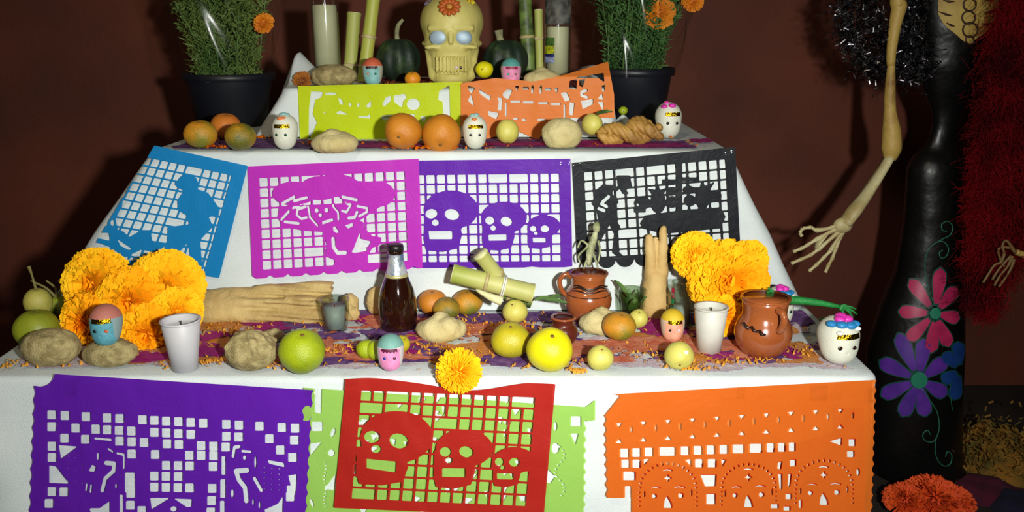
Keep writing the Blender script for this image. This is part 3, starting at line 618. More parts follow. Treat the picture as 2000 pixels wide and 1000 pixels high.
fruit('mandarin', 'reddish orange mandarin behind the two others, against the black flowerpot', 'mandarin', 441, 247, 29, B2, mandr_m, 'mandarins in a cluster of three', sq=.9, navel=(.2, -.2, 1))
fruit('mandarin', 'greenish mandarin at the right of the three beside the flowerpot', 'mandarin', 469, 267, 30, B2, mandg_m, 'mandarins in a cluster of three', sq=.9, navel=(.1, -.3, 1))
fruit('guava', 'pale yellow guava in front of the orange paper on the middle level', 'guava', 991, 257, 22.5, B2, guava_m, 'guavas', navel=(0, -.3, -1), sq=1.1)
t, p, R = fruit('guava', 'yellow guava with a leafy stem between two breads on the middle level', 'guava', 1157, 243, 20.5, B2, guava_m, 'guavas', navel=(.5, 0, 1), sq=1.05, y=1.95)
leaf_m = mat('leaf_green', (92, 124, 60), .5, (66, 100, 50), 20)
def leafg(L, W, curl=.3): return grid(7, 5, lambda u, v: (L*u, (v-.5)*W*math.sin(PI*min(1, u*.96+.04))**.7, curl*L*(u*u*-.6)+abs(v-.5)*W*.35))
for a, b in ((.2, .4), (-.5, .8)): obj('leaf', xf(leafg(.04, .02), (R*.4, 0, R*1.9), (a, -.3, b)), leaf_m, t)
q0 = ony(1217, 216, 2.13); k0 = mpp(q0); hh = q0.z-9*k0-B2
g = grid(40, 12, lambda u, v: tuple([(.036*(1-v)*(1+.22*math.sin(u*2*PI*5+v*4))+.004)*math.cos(2*PI*u), (.03*(1-v)*(1+.2*math.sin(u*2*PI*4+v*6))+.004)*math.sin(2*PI*u), hh*v**.8+.0005]), True)
o = obj('crumpled_napkin', (g[0], list(g[1])+[tuple(i*12+11 for i in range(40))]), MATS['white_cotton_cloth']); o.location = (q0.x, q0.y, B2); tag(o, 'small crumpled white cloth at the right foot of the orange paper', 'cloth')
fruit('small_green_fruit', 'small green fruit on crumpled white cloth beside the right flowerpot', 'fruit', 1217, 216, 9, B2, lime_m, y=2.13)
fruit('hawthorn_fruit', 'tiny orange fruit between the squash and the big skull', 'fruit', 806, 154, 15.5, B3, mat('tejocote', (222, 150, 20), .5, (206, 120, 20), 20), navel=(0, -.4, 1), y=2.07)
fruit('yellow_fruit', 'small yellow fruit with a dark scar touching the jaw of the big skull', 'fruit', 946, 136, 17.5, B3, lemon_m, navel=(-.3, -1, .1), nc=(40, 30, 10), y=2.11)
fruit('lime', 'large yellow-green lime near the front edge of the lowest level', 'lime', 590, 686, 45, B1, lime_m, navel=(.15, -.3, 1), sq=.98)
fruit('grapefruit', 'bright yellow citrus near the front edge, largest of the yellow fruits', 'citrus', 1074, 683, 45.5, B1, lemon_m, navel=(.1, -.5, 1), sq=.95)
fruit('citrus', 'dull orange-yellow citrus touching the bright yellow one on its left', 'citrus', 997, 664, 39, B1, yg_m, navel=(0, -.3, 1), sq=.9)
fruit('guava', 'guava behind the orange-yellow citrus, below the sugar cane bundle', 'guava', 1006, 608, 25, B1, guava_m, 'guavas', navel=(-.3, -.6, 1), sq=.92)
fruit('guava', 'guava alone on the front cloth right of the bright yellow citrus', 'guava', 1172, 699, 26, B1, guava_m, 'guavas', navel=(.1, -.4, 1), sq=.96)
t, p, R = fruit('guava', 'guava with a white blossom scar in front of the yellow sugar skull', 'guava', 1326, 694, 29, B1, guava_m, 'guavas', navel=(-.1, -1, -.5), sq=.95)
obj('blossom_scar', xf(ball((.005, .002, .004), 10, 6), (R*.3, -R*.8, R*1.45)), mat('scar_white', (235, 230, 220), .7), t)
fruit('guava', 'small pale guava behind the mandarin, in front of the green-stuffed glass', 'guava', 1247, 622, 19, B1, guava_m, 'guavas', navel=(0, -.4, 1), sq=.97)
fruit('mandarin', 'single mandarin in front of the round bread by the handled clay jug', 'mandarin', 1210, 637, 33, B1, mand_m, navel=(.1, -.2, 1), sq=.84)
fruit('mandarin', 'mandarin farthest left of the trio behind the white bread', 'mandarin', 845, 590, 29, B1, orange_m, 'mandarins behind the white bread', navel=(0, -.2, 1), sq=.85)
fruit('mandarin', 'mottled green mandarin tucked between two others behind the white bread', 'mandarin', 872, 600, 27, B1, mandg_m, 'mandarins behind the white bread', navel=(0, -.3, 1), sq=.82, y=1.765)
fruit('mandarin', 'green-topped mandarin under the end of the sugar cane bundle', 'mandarin', 913, 590, 30, B1, mand_m, 'mandarins behind the white bread', navel=(0, -.2, 1), sq=.82)
for cx, cy, r, lb in ((716, 682, 20, 'small yellow-green fruit at the left behind the pink sugar skull'), (736, 684, 21, 'small yellow-green fruit directly behind the pink sugar skull'), (783, 672, 18, 'small orange-yellow fruit right behind the pink sugar skull')):
    fruit('hawthorn_fruit', lb, 'fruit', cx, cy, r, B1, lime_m if cx < 770 else yg_m, 'small fruits behind the pink sugar skull', sq=.95, navel=(.5, -.4, .8))
green_m = mat('green_guava', (142, 150, 34), .5, (112, 122, 30), 14, bump=.2, bscale=150)
fruit('green_fruit', 'large green fruit behind the bread at the far left end', 'fruit', 72, 642, 42, B1, green_m, 'fruits at the far left', navel=(0, 0, 1), sq=.9)
t, p, R = fruit('green_fruit', 'pear-green fruit on top of the large green one at the far left', 'fruit', 74, 590, 26, B1, guava2_m, 'fruits at the far left', navel=(0, 0, 1), sq=1.1, y=1.73)
obj('stem', tube([(0, 0, R*2.1), (-.004, 0, R*2.1+.03), (-.008, 0, R*2.1+.05)], [.003, .002, .004]), mat('dry_stem', (120, 110, 60), .8), t)
t, p, R = fruit('green_fruit', 'small green fruit with a twiggy stem beside the big marigolds at the far left', 'fruit', 112, 590, 20, B1, green_m, 'fruits at the far left', navel=(0, 0, 1), y=1.80)
for a in (-.02, .0, .015): obj('stem', tube([(0, 0, R*1.6), (a, 0, R*2.2+.01), (a*1.7-.012, -.01, R*2.2+.03)], [.0035, .002], 6), MATS['dry_stem'], t)
# ---- squashes
def squash(label, cx, cy, rx, ry, y, stem, seed, rim):
    p = ony(cx, cy, y); k = mpp(p); R = rx*k; H = ry*k
    t = thing('green_squash', label, 'squash', (p.x, p.y, B3))
    f = lambda d: 1+.05*math.cos(9*math.atan2(d.y, d.x))*(1-abs(d.z)**3)-.10*math.exp(-(1-d.z)*14)
    V, Fc = ball((R, R, H), 56, 24, f); obj('rind', xf((V, Fc), (0, 0, H*.97)), mat('squash_rind', (20, 38, 24), .55, (56, 78, 40), 22, (.5, .75), bump=.5, bscale=60), t)
    obj('stem', tube([(sx*k, -.004, H*1.75+sz*k) for sx, sz in stem], rim, 7), mat('squash_stem', (150, 148, 110), .8, (110, 110, 76), 40, bump=.4), t); return t
squash('dark green squash with a long curved stem left of the big skull', 778, 113, 42, 43, 2.26, [(0, 0), (-1, 14), (2, 30), (12, 42)], 1, [.0075, .006, .006, .004])
squash('dark green squash with a short forked stem right of the big skull', 987, 108, 43, 42, 2.26, [(-8, 0), (-11, 10), (-13, 24)], 2, [.011, .009, .012])
# ---- breads
def brd(name, label, cx, cy, r, z, f, lo, hi, m, n=46, y=None, rz=0, group=None, parts=()):
    """SDF bread in units of its half-width r (frame px); foot at z"""
    p = onz(cx, cy, z)
    if y is not None: p = Vector((ony(cx, cy, y).x, y, z))
    R = r*mpp(p); t = thing(name, label, 'bread', (p.x, p.y+(R*.5 if y is None else 0), z), rz, group)
    V, Fc = nets(f, lo, hi, n); obj('crust', (V*R, Fc), m, t)
    return t, R
crust = mat('bread_crust', (196, 172, 112), .75, (168, 140, 84), 14, bump=.5, bscale=160, sss=0)
crust_w = mat('floured_crust', (204, 192, 140), .8, (182, 166, 110), 12, bump=.45, bscale=200)
crust_d = mat('speckled_crust', (176, 160, 110), .8, (138, 122, 78), 60, (.4, .6), bump=.7, bscale=330)
crust_b = mat('brown_crust', (180, 138, 64), .6, (132, 94, 40), 16, bump=.5, bscale=150)
nz = lambda P, s, k, a: a*(fbm(P[..., 0]*k, P[..., 1]*k, P[..., 2]*k, s, 2)-.5)
def f_oval(h, seed): return lambda P: np.maximum(sE(P, (0, 0, h*.85), (1, .75, h))+nz(P, seed, 3, .10), -P[..., 2])
LO, HI = (-1.2, -1.1, -.1), (1.2, 1.1, 1.7)
brd('oval_bread', 'oval speckled bread at the left front corner of the lowest level', 90, 719, 57, B1, f_oval(.66, 1), LO, HI, crust_d)
brd('oval_bread', 'oval speckled bread carrying a small blue sugar skull', 206, 720, 53, B1, f_oval(.52, 2), LO, HI, crust_d)
brd('oval_bread', 'long tan bread in front of the left glass candle on the top level', 654, 175, 46, B3, f_oval(.48, 3), LO, HI, crust_d, y=2.09)
def f_mound(seed, lobes):
    def f(P):
        d = sE(P, (0, 0, .35), (1, .8, .5))
        for x, y, z, r in lobes: d = sm(d, sE(P, (x, y, z), (r, r, r*.9)), .12)
        return np.maximum(d+nz(P, seed, 3.5, .09), -P[..., 2])
    return f
brd('domed_bread', 'domed bread with a knob on top at the left of the middle level', 650, 299, 46, B2, f_mound(4, [(-.1, 0, .6, .42), (.45, .1, .5, .3)]), LO, HI, crust_w)
brd('domed_bread', 'pale domed bread beside the pink sugar skull on the top level', 1059, 157, 37, B3, f_mound(5, [(0, 0, .55, .45), (-.3, -.2, .4, .3)]), LO, HI, crust_w, y=2.08)
def f_round(seed):
    def f(P):
        q = P-np.array((0, 0, .62)); d = smx(sE(P, (0, 0, .62), (.95, .8, .78)), -P[..., 2], .1); d = smx(d, -(sE(P, (0, -.95, .5), (.55, .25, .42))), .1); return d+nz(P, seed, 3.5, .08)
    return f
brd('stubby_bread', 'stubby flat-faced bread between the two guavas on the middle level', 1098, 291, 42, B2, f_round(6), LO, HI, crust_w)
def f_bones(seed, h=.62, ridge=.13, sg=1):
    def f(P):
        d = sE(P, (0, 0, h*.9), (1, .9, h)); s = lambda x, y: math.sqrt(max(.05, 1-x*x-(y/.9)**2))*h+h*.86
        for a in (.5, 1.57+.4, 2.7):
            pts = [(.95*math.cos(a)*u, .85*math.sin(a)*u) for u in np.linspace(-.95, .95, 7)]
            for (x1, y1), (x2, y2) in zip(pts[:-1], pts[1:]): d = sm(d, sC(P, (x1, y1, s(x1, y1)), (x2, y2, s(x2, y2)), ridge), .09)
        d = sm(d, sE(P, (0, 0, h*1.85), (.22, .22, .2)), .08)
        return np.maximum(d+nz(P, seed, 4, .07), -P[..., 2])
    return f
brd('bread_of_the_dead', 'round bread with raised ridges left of the large lime', 486, 727, 51, B1, f_bones(7, .74), LO, (1.2, 1.1, 1.8), crust_d)
brd('bread_of_the_dead', 'white floured round bread with folded lobes below the beer bottle neck level', 860, 669, 49, B1, f_mound(8, [(-.35, -.2, .5, .45), (.3, -.25, .55, .5), (.0, .1, .75, .38), (.7, 0, .45, .3), (-.7, .1, .4, .3)]), LO, HI, crust_w)
brd('bread_of_the_dead', 'round bread with lobes leaning on the handled clay jug', 1176, 631, 46, B1, f_mound(9, [(-.3, -.1, .55, .45), (.35, -.1, .5, .42), (0, .2, .7, .35)]), LO, HI, crust_w, y=1.69)
brd('round_bread', 'tan bread half hidden behind the beer bottle', 738, 600, 26, B1, lambda P: np.maximum(sE(P, (0, 0, 1.1), (.85, .5, 1.15))+nz(P, 3, 3, .1), -P[..., 2]), (-1.1, -.8, -.1), (1.1, .8, 2.4), crust, y=1.79)
brd('bread_piece', 'small brown bread piece behind the right of the ridged bread', 536, 700, 24, B1, f_mound(12, [(.2, 0, .6, .4)]), LO, HI, crust_d, y=1.64)
def f_long(P):
    d = 1e9
    for i, (y, z, r) in enumerate(((-.14, .08, .10), (-.04, .22, .11), (.06, .38, .10), (-.16, .30, .05), (.1, .12, .12))):
        d = sm(d, sC(P, (-.93, y*.6, z*.62+.06), (.82, y, z*1.16), r*1.15, r*1.02), .035)
    d = sm(d, sC(P, (-.9, 0, .19), (-.5, 0, .2), .18, .19), .08)
    g = .014*np.sin(P[..., 2]*75+P[..., 0]*6)*np.clip((P[..., 0]+.4)*2, 0, 1)
    d = np.maximum(d, P[..., 0]-.86)
    return np.maximum(d+g+nz(P, 5, 6, .05), -P[..., 2])
brd('long_bread', 'long grooved bread loaf lying behind the round bread and the lime', 531, 612, 140, B1, f_long, (-1.15, -.35, -.03), (1.0, .40, .66), crust, n=110, y=1.765)
brd('knotted_bread', 'small knotted bread at the right end of the long loaf', 683, 608, 22, B1, lambda P: np.maximum(sm(sE(P, (.1, 0, 1.65), (.8, .6, .8)), sE(P, (.2, 0, .5), (.65, .5, .8)), .25)+nz(P, 6, 4, .1)+.05*np.sin(P[..., 0]*9+P[..., 2]*4), -P[..., 2]), (-1.1, -.9, -.1), (1.1, .9, 2.6), crust, y=1.76)
def f_tall(P):
    d = sC(P, (0, 0, .4), (-.05, 0, 2.0), .80, .58); d = sm(d, sE(P, (.15, 0, .6), (.88, .55, .75)), .25); d = sm(d, sC(P, (-.2, 0, 1.4), (-.46, 0, 4.1), .42, .20), .08)
    d = sm(d, sC(P, (.2, 0, 1.6), (.24, 0, 4.6), .40, .18), .04); d = sm(d, sC(P, (-.15, .1, 1.4), (-.12, .12, 4.0), .36, .15), .04)
    return np.maximum(d+nz(P, 9, 2.5, .1), -P[..., 2])
brd('bone_bread', 'tall pale loaf standing upright with a split top, in front of the black paper', 1280, 603, 38, B1, f_tall, (-1.1, -.9, -.1), (1.2, .9, 5.0), mat('pale_loaf', (200, 172, 112), .75, (176, 138, 76), 9, bump=.4, bscale=120), n=90, y=1.79)
def f_twist(P):
    d = 1e9
    for q in (0, PI):
        pts = [(-1+u*2, .16*math.cos(q+u*7)-.05, .34+.10*u+.20*math.sin(q+u*7)) for u in np.linspace(0, 1, 15)]
        for i, (a, b) in enumerate(zip(pts[:-1], pts[1:])): r = .23*math.sin(PI*(i+1.5)/17)**.5; d = sm(d, sC(P, a, b, r), .05)
    d = sm(d, sE(P, (.35, .12, .62), (.42, .3, .34)), .08); d = d+.018*np.sin(P[..., 0]*34+P[..., 2]*22)
    return np.maximum(d+nz(P, 10, 5, .08), -P[..., 2])
brd('twisted_bread', 'brown twisted bread left of the magenta-topped white skull on the middle level', 1228, 281, 58, B2, f_twist, (-1.3, -.6, -.05), (1.3, .6, 1.15), crust_b, n=70, y=1.92)
# ---- cups, glasses, candles
wax = mat('white_wax', (200, 200, 190), .5, (186, 186, 174), 20, sss=.1, bump=.1)
wax_y = mat('old_wax', (214, 208, 176), .5, (200, 194, 156), 10, sss=.1)
glass = glass_mat('clear_glass'); plastic = mat('white_plastic', (196, 194, 196), .5, (184, 184, 188), 5)
wick = mat('wick', (60, 50, 40), .9)
def cup(name, label, px, py, rt, rb, h, z, body, cat='candle', y=None, fill=.9, rim_th=.0015):
    p, k = base(px, py, rb, z)
    if y is not None: p = Vector((ony(px, py-h*.5, y).x, y, z)); k = mpp(p)
    H = h*k*1.04; a, b = rb*k, rt*k
    t = thing(name, label, cat, (p.x, p.y, z))
    obj('cup', lathe([(0, 0), (a, 0), (a+(b-a)*.5, H*.5), (b, H), (b-rim_th, H+.001), (b-2*rim_th, H), (b-2*rim_th-(b-a)*(1-fill), H*fill), (0, H*fill)]), body, t)
    obj('rim', lathe([(b-.002, H-.003), (b+.0012, H-.002), (b+.0012, H+.0015), (b-.002, H+.0015)], cap=False), body, t)
    obj('wick', tube([(0, 0, H*fill-.002), (.001, 0, H*fill+.008)], .0012, 6, 3), wick, t); return t
cup('candle_cup', 'white tapered candle cup in front of the big marigolds at left', 362, 727, 37, 24, 96, B1, plastic)
cup('candle_cup', 'white tapered candle cup left of the round clay pot', 1384, 693, 32, 23, 88, B1, wax)
def ribbed_glass(label, px, py, rt, rb, h, m, y, ribs=12, inner=None, name='glass_tumbler', cat='glass', fillh=.0):
    p = Vector((ony(px, py-h*.5, y).x, y, B1)); k = mpp(p); H = h*k*1.02; a, b = rb*k, rt*k
    t = thing(name, label, cat, (p.x, p.y, B1))
    def prof(v): return a+(b-a)*v
    def fo(u, v):
        r = prof(v)*(1+.035*math.cos(ribs*2*PI*u)*(1 if .12 < v < .8 else 0)); return (r*math.cos(2*PI*u), r*math.sin(2*PI*u), H*v)
    G1 = grid(96, 16, fo, True); G2 = grid(48, 8, lambda u, v: ((prof(v)-.003)*math.cos(2*PI*u), (prof(v)-.003)*math.sin(2*PI*u), .006+(H-.006)*v), True)
    obj('glass_wall', G1, m, t); obj('inner_wall', (G2[0], [f[::-1] for f in G2[1]]), m, t)
    obj('glass_base', lathe([(0, 0), (a, 0), (a, .005), (0, .006)], 40), m, t)
    obj('rim', lathe([(b-.003, H-.0005), (b, H-.0005), (b, H+.001), (b-.003, H+.001)], 48, cap=False), m, t); return t, k, H, a, b
t, k, H, a, b = ribbed_glass('clear fluted glass with a grey candle, left of the beer bottle', 655, 655, 29, 22, 62, glass, 1.70, name='candle_glass', cat='candle')
obj('candle_wax', lathe([(0, .006), (a-.004, .006), (a-.001, H*.78), (0, H*.75)], 32), mat('grey_wax', (172, 182, 182), .5), t); obj('wick', tube([(0, 0, H*.74), (0, 0, H*.82)], .001, 6, 3), wick, t)
gg = glass_mat('greenish_glass', (226, 234, 222))
t, k, H, a, b = ribbed_glass('fluted greenish glass holding leaves, right of the handled clay jug', 1235, 604, 27, 21, 58, gg, 1.77, ribs=10)
for i in range(7):
    aa = i*2.4; obj('leaf', xf(leafg(.055, .022, .1), (.004*math.cos(aa), .004*math.sin(aa), .008), (0, -1.25+.1*(i % 3), aa)), leaf_m, t)
obj('leaf', xf(leafg(.045, .02, .5), (-.012, -.006, H*.75), (0, -1.1, 2.6)), leaf_m, t)
# patterned tumbler behind the marigolds
t, k, H, a, b = ribbed_glass('clear glass with a red and green printed edge leaning behind the right marigolds', 1332, 628, 21, 20, 92, glass, 1.71, ribs=0, name='printed_glass')
for i, (z0, z1, c) in enumerate(((.78, .9, (176, 26, 60)), (.55, .7, (24, 130, 80)), (.66, .74, (190, 60, 80)), (.4, .5, (20, 110, 90)))):
    obj('printed_mark', grid(6, 3, lambda u, v: ((a+.0016)*math.cos(PI*1.02+u*.55), (a+.0016)*math.sin(PI*1.02+u*.55), H*(z0+(z1-z0)*v))), mat('print_%d' % i, c, .4), t)
obj('candle_wax', lathe([(0, .006), (a-.005, .006), (a-.005, H*.5), (0, H*.5)], 28), MATS['grey_wax'], t)
# tall candles in glass on the top level
def tall(label, px, w, y, h, wh, z=B3):
    p = Vector((ony(px, 100, y).x, y, z)); k = mpp(p); R = w/2*k
    t = thing('glass_candle', label, 'candle', (p.x, p.y, z))
    obj('candle_wax', lathe([(0, .008), (R*.84, .008), (R*.85, wh*.98), (R*.8, wh), (0, wh-.004)], 36), wax_y, t)
    obj('glass_wall', lathe([(R, 0), (R, h)], 40, cap=False), glass, t); obj('glass_base', lathe([(0, 0), (R, 0), (R, .006), (0, .006)], 40), glass, t)
    obj('rim', lathe([(R-.001, h-.002), (R+.001, h-.002), (R+.001, h+.001), (R-.001, h+.001)], 40, cap=False), glass, t)
    obj('wick', tube([(0, 0, wh-.004), (.002, 0, wh+.012)], .001, 6, 3), wick, t); return t, R
tall('tall white candle in clear glass, left end of the top level', 638, 54, 2.28, .235, .188)
t, R = tall('tall candle in soot-stained glass with a coloured label, right of the canes', 1089, 50, 2.28, .23, .135)
obj('soot_band', lathe([(R+.0006, .14), (R+.0006, .205)], 40, cap=False), mat('soot', (96, 96, 88), .7, (48, 46, 42), 40, (.4, .6)), t)
for z0, z1, c, nm in ((.088, .108, (70, 110, 40), 'label_green'), (.068, .088, (190, 196, 24), 'label_yellow'), (.061, .068, (24, 40, 120), 'label_blue'), (.046, .061, (160, 170, 210), 'label_pale')):
    obj(nm, grid(10, 3, lambda u, v: ((R+.001)*math.cos(PI*1.06+u*1.1), (R+.001)*math.sin(PI*1.06+u*1.1), z0+(z1-z0)*v)), mat(nm, c, .5, tuple(int(v*.6) for v in c), 120), t)
# ---- sugar canes
cane_m = mat('cane_green', (150, 162, 66), .55, (186, 184, 112), 9, stretch=(1, 1, .25), bump=.2)
cane_y = mat('cane_yellow', (182, 180, 80), .5, (150, 164, 60), 9, stretch=(1, 1, .25), bump=.2)
cane_d = mat('cane_dark', (104, 128, 56), .5, (60, 74, 40), 26, (.4, .6), bump=.3)
node_m = mat('cane_node', (196, 186, 134), .7, (150, 130, 80), 40); cut_m = mat('cane_cut', (214, 214, 164), .7, (196, 196, 140), 90)
def cane(t, A, B, r, m, nodes=(), cut=True):
    A, B = Vector(A), Vector(B)
    cuts = [0]+list(nodes)+[1]
    for i in range(len(cuts)-1):
        a, b = A.lerp(B, cuts[i]), A.lerp(B, cuts[i+1]); g = (b-a)
        obj('cane_segment', tube([a, a+g*.1, a+g*.5, b-g*.1, b], [r*1.06, r*.98, r*.96, r*.99, r*1.06], 18, 12), m, t)
    for q in nodes:
        c = A.lerp(B, q); d = (B-A).normalized()*.004; obj('node_ring', tube([c-d, c, c+d], [r*1.04, r*1.16, r*1.04], 18, 4), node_m, t)
    if cut:
        d = (B-A).normalized(); obj('cut_end', tube([B, B+d*.0016], r*.98, 18, 2), cut_m, t); obj('cut_end', tube([A-d*.0016, A], r*.98, 18, 2), cut_m, t)
def vcane(label, x0, y0, x1, y1, r, y, m, nodes):
    A = Vector((ony(x0, y0, y).x, y, B3)); B = ony(x1, y1, y); B.y = y+.02
    t = thing('sugar_cane', label, 'sugar cane', A, group='sugar canes on the top level'); k = mpp(A); cane(t, (0, 0, 0), B-A, r*k, m, nodes)
vcane('shorter of the two left sugar canes, beside the white candle', 683, 152, 689, 26, 13.5, 2.30, cane_m, (.22,))
vcane('taller leaning sugar cane left of the squash, with a pale joint ring', 710, 160, 728, -10, 13, 2.24, cane_y, (.18, .52))
vcane('thick sugar cane right of the big skull with a dark joint', 1035, 145, 1024, -20, 13.5, 2.32, cane_d, (.48,))
vcane('thin green cane between the thick cane and the sooty glass candle', 1055, 140, 1052, 20, 8.5, 2.30, cane_m, (.6,))
# tied bundle
t = thing('cane_bundle', 'bundle of short sugar canes tied with white string, lying behind the guava', 'sugar cane', ony(965, 580, 1.77))
o0 = Vector(t.location); Q = lambda px, py, y: ony(px, py, y)-o0
cane(t, Q(1040, 573, 1.75), Q(884, 534, 1.75), .0205, cane_m, (.58,)); cane(t, Q(985, 556, 1.775), Q(938, 496, 1.74), .0165, cane_m, (.35,)); cane(t, Q(1038, 590, 1.79), Q(930, 552, 1.79), .014, cane_d, (.4,))
obj('cane_peel', tube([Q(980, 588, 1.70), Q(958, 580, 1.70), Q(930, 566, 1.71)], [.010, .008, .003], 10, 8), cut_m, t)
c0 = Q(985, 559.5, 1.75); ax = (Q(880, 534, 1.75)-Q(1040, 573, 1.75)).normalized(); e1 = ax.cross(Vector((0, 1, 0))).normalized(); e2 = ax.cross(e1)
for s in (0, .004): obj('tie_string', tube([c0+ax*s+e1*(.0228*math.cos(a))+e2*(.0228*math.sin(a)) for a in np.linspace(0, 2*PI, 17)], .0016, 6, 40), mat('white_string', (225, 225, 215), .7), t)
for i, (dx, a) in enumerate(((60, .3), (78, -.4), (90, .9))): o = obj('leaf', leafg(.05, .018, .4), leaf_m, t); o.location = Q(985+dx, 588, 1.74); o.rotation_euler = (.2, -.2, a)
# ---- bottle
p, k = base(778, 650, 37, B1)
t = thing('beer_bottle', 'dark brown beer bottle with a foil-wrapped neck in the middle of the lowest level', 'bottle', (p.x, p.y, B1)); R = 37*k; Hh = 168*k
pr = [(0, 0), (.9, 0), (.98, .02), (1, .06), (1.0, .25), (.97, .36), (.86, .48), (.69, .57), (.575, .64), (.49, .70), (.42, .77), (.385, .84), (.37, .92)]
obj('bottle_glass', lathe([(r*R, z*Hh) for r, z in pr], 48), mat('brown_bottle_glass', (34, 12, 6), .06, spec=.8, coat=.6), t)
obj('bottle_lip', lathe([(.37*R, .90*Hh), (.42*R, .905*Hh), (.42*R, .93*Hh), (.37*R, .935*Hh)], 32), MATS['brown_bottle_glass'], t)
obj('bottle_cap', lathe([(.36*R, .925*Hh), (.42*R, .93*Hh), (.41*R, .985*Hh), (.36*R, 1.0*Hh), (0, 1.0*Hh)], 32), mat('dark_cap', (24, 20, 20), .4), t)
obj('neck_foil', lathe([(.60*R, .635*Hh), (.51*R, .70*Hh), (.435*R, .77*Hh), (.405*R, .84*Hh), (.395*R, .895*Hh)], 40, cap=False), mat('foil_label', (110, 140, 176), .3, (216, 222, 226), 45, (.42, .58), metal=.55, bump=.5, bscale=120), t)
obj('foil_trim', lathe([(.60*R, .628*Hh), (.615*R, .634*Hh), (.575*R, .665*Hh), (.56*R, .665*Hh)], 40, cap=False), mat('foil_gold', (206, 200, 140), .35, metal=.5), t)
# ---- clay pots
clay = mat('glazed_clay', (158, 86, 44), .2, (136, 68, 32), 9, coat=.5, bump=.12, bscale=30)
clay_in = mat('clay_inside', (96, 40, 20), .4); paint = mat('dark_glaze', (40, 22, 18), .3)
def pot(name, label, px, py, prof, r, h, z, y=None, handle=None, rz=0):
    p, k = base(px, py, r*.7, z)
    if y is not None: p = Vector((ony(px, py-h/2, y).x, y, z)); k = mpp(p)
    R, H = r*k, h*k*1.03; t = thing(name, label, 'clay pot', (p.x, p.y, z), rz)
    obj('pot_body', lathe([(a*R, b*H) for a, b in prof], 56), clay, t)
    pi = [(max(a*R-.004, 0), max(b*H, .006)) for a, b in prof if a > .02]; pi = [(0, .006)]+pi; pi[-1] = (prof[-1][0]*R-.003, prof[-1][1]*H+.0005)
    obj('pot_inside', (lambda g: (g[0], [f[::-1] for f in g[1]]))(lathe(pi, 48, cap=False)), clay_in, t)
    obj('pot_rim', lathe([((prof[-1][0])*R-.004, H*prof[-1][1]-.002), (prof[-1][0]*R+.0015, H*prof[-1][1]-.001), (prof[-1][0]*R+.0012, H*prof[-1][1]+.002), (prof[-1][0]*R-.004, H*prof[-1][1]+.001)], 56, cap=False), clay, t)
    return t, R, H, k
J1 = [(0, 0), (.55, 0), (.66, .04), (.86, .18), (.98, .36), (1.0, .48), (.94, .60), (.82, .69), (.73, .74), (.70, .80), (.73, .92), (.80, 1.0)]
t, R, H, k = pot('clay_jug', 'glazed clay jug with a looped handle on its left, holding a straw figure', 1149, 606, J1, 46, 92, B1, y=1.76)
obj('handle', tube([(-.72*R, -.002, .93*H), (-.98*R, -.004, .99*H), (-1.22*R, -.006, .86*H), (-1.12*R, -.006, .66*H), (-.93*R, -.004, .55*H)], [.006, .0052, .005, .0052, .006], 12, 22), clay, t)
def ring(t, R, z, a0, a1, r, m, wig=0, n=20, nm='painted_stroke', th=.0016):
    return obj(nm, tube([((R+.0002)*math.cos(a), (R+.0002)*math.sin(a), z+wig*math.sin(5*a)) for a in np.linspace(a0, a1, n)], th, 6, n*2, 1), m, t)
for q in range(3): ring(t, R*(.80-.04*(q == 1)), H*(.70+.05*q), PI*1.15+.1*q, PI*1.9, 0, paint, wig=.0035 if q else .002)
ring(t, R*.94, H*.60, PI*1.05, PI*1.95, 0, paint, th=.0009)
J2 = [(0, 0), (.55, 0), (.68, .03), (.92, .2), (1.0, .36), (.99, .46), (.88, .60), (.78, .68), (.76, .76), (.79, .9), (.84, 1.0)]
t, R, H, k = pot('clay_pot', 'round glazed clay pot with its handle facing the viewer, right of the candle cup', 1487, 702, J2, 55, 112, B1)
obj('handle', tube([(.22*R, -.80*R, .90*H), (.30*R, -1.06*R, .88*H), (.33*R, -1.15*R, .76*H), (.30*R, -1.04*R, .62*H), (.26*R, -.93*R, .56*H)], [.007, .0065, .006, .0065, .007], 12, 20), clay, t)
for q in range(3): obj('painted_stroke', tube([(-.86*R+.012*q, -.42*R-.012*q-.006, (.64-.03*q)*H), (-.80*R+.012*q, -.52*R-.012*q-.008, (.60-.03*q)*H), (-.7*R+.012*q, -.66*R-.01*q-.003, (.57-.02*q)*H)], .0028, 6, 8), paint, t)
t, R, H, k = pot('clay_jar', 'small dark clay jar hidden behind the bright yellow citrus', 1100, 668, J1, 29, 52, B1, y=1.62)
t.children[0].data.materials[0] = mat('dark_clay', (90, 34, 20), .3, (70, 26, 16), 8)
# straw figure in the jug
p0 = Vector((ony(1149, 560, 1.76).x, 1.76, B1)); t = thing('straw_figure', 'small pale straw figure with thin limbs standing up from the clay jug', 'figurine', ony(1148, 520, 1.76)); o0 = Vector(t.location)
straw = mat('pale_straw', (178, 182, 140), .7, (120, 128, 84), 60, (.4, .6), bump=.6, bscale=200); Q = lambda px, py, y=1.76: ony(px, py, y)-o0
obj('body', tube([Q(1150, 520), Q(1152, 492), Q(1160, 466), Q(1164, 452)], [.004, .0085, .0075, .004], 10, 12), straw, t)
obj('head', xf(ball((.008, .008, .012), 12, 8), Q(1165, 444)), straw, t)
for P in ([(1155, 474), (1142, 487), (1130, 500), (1133, 514)], [(1168, 470), (1172, 490), (1168, 512)], [(1150, 495), (1145, 510), (1140, 525)], [(1158, 495), (1164, 510), (1168, 525)], [(1150, 480), (1136, 470), (1128, 484)]):
    obj('limb', tube([Q(*q) for q in P], [.0026, .0018], 6, 10), straw, t)
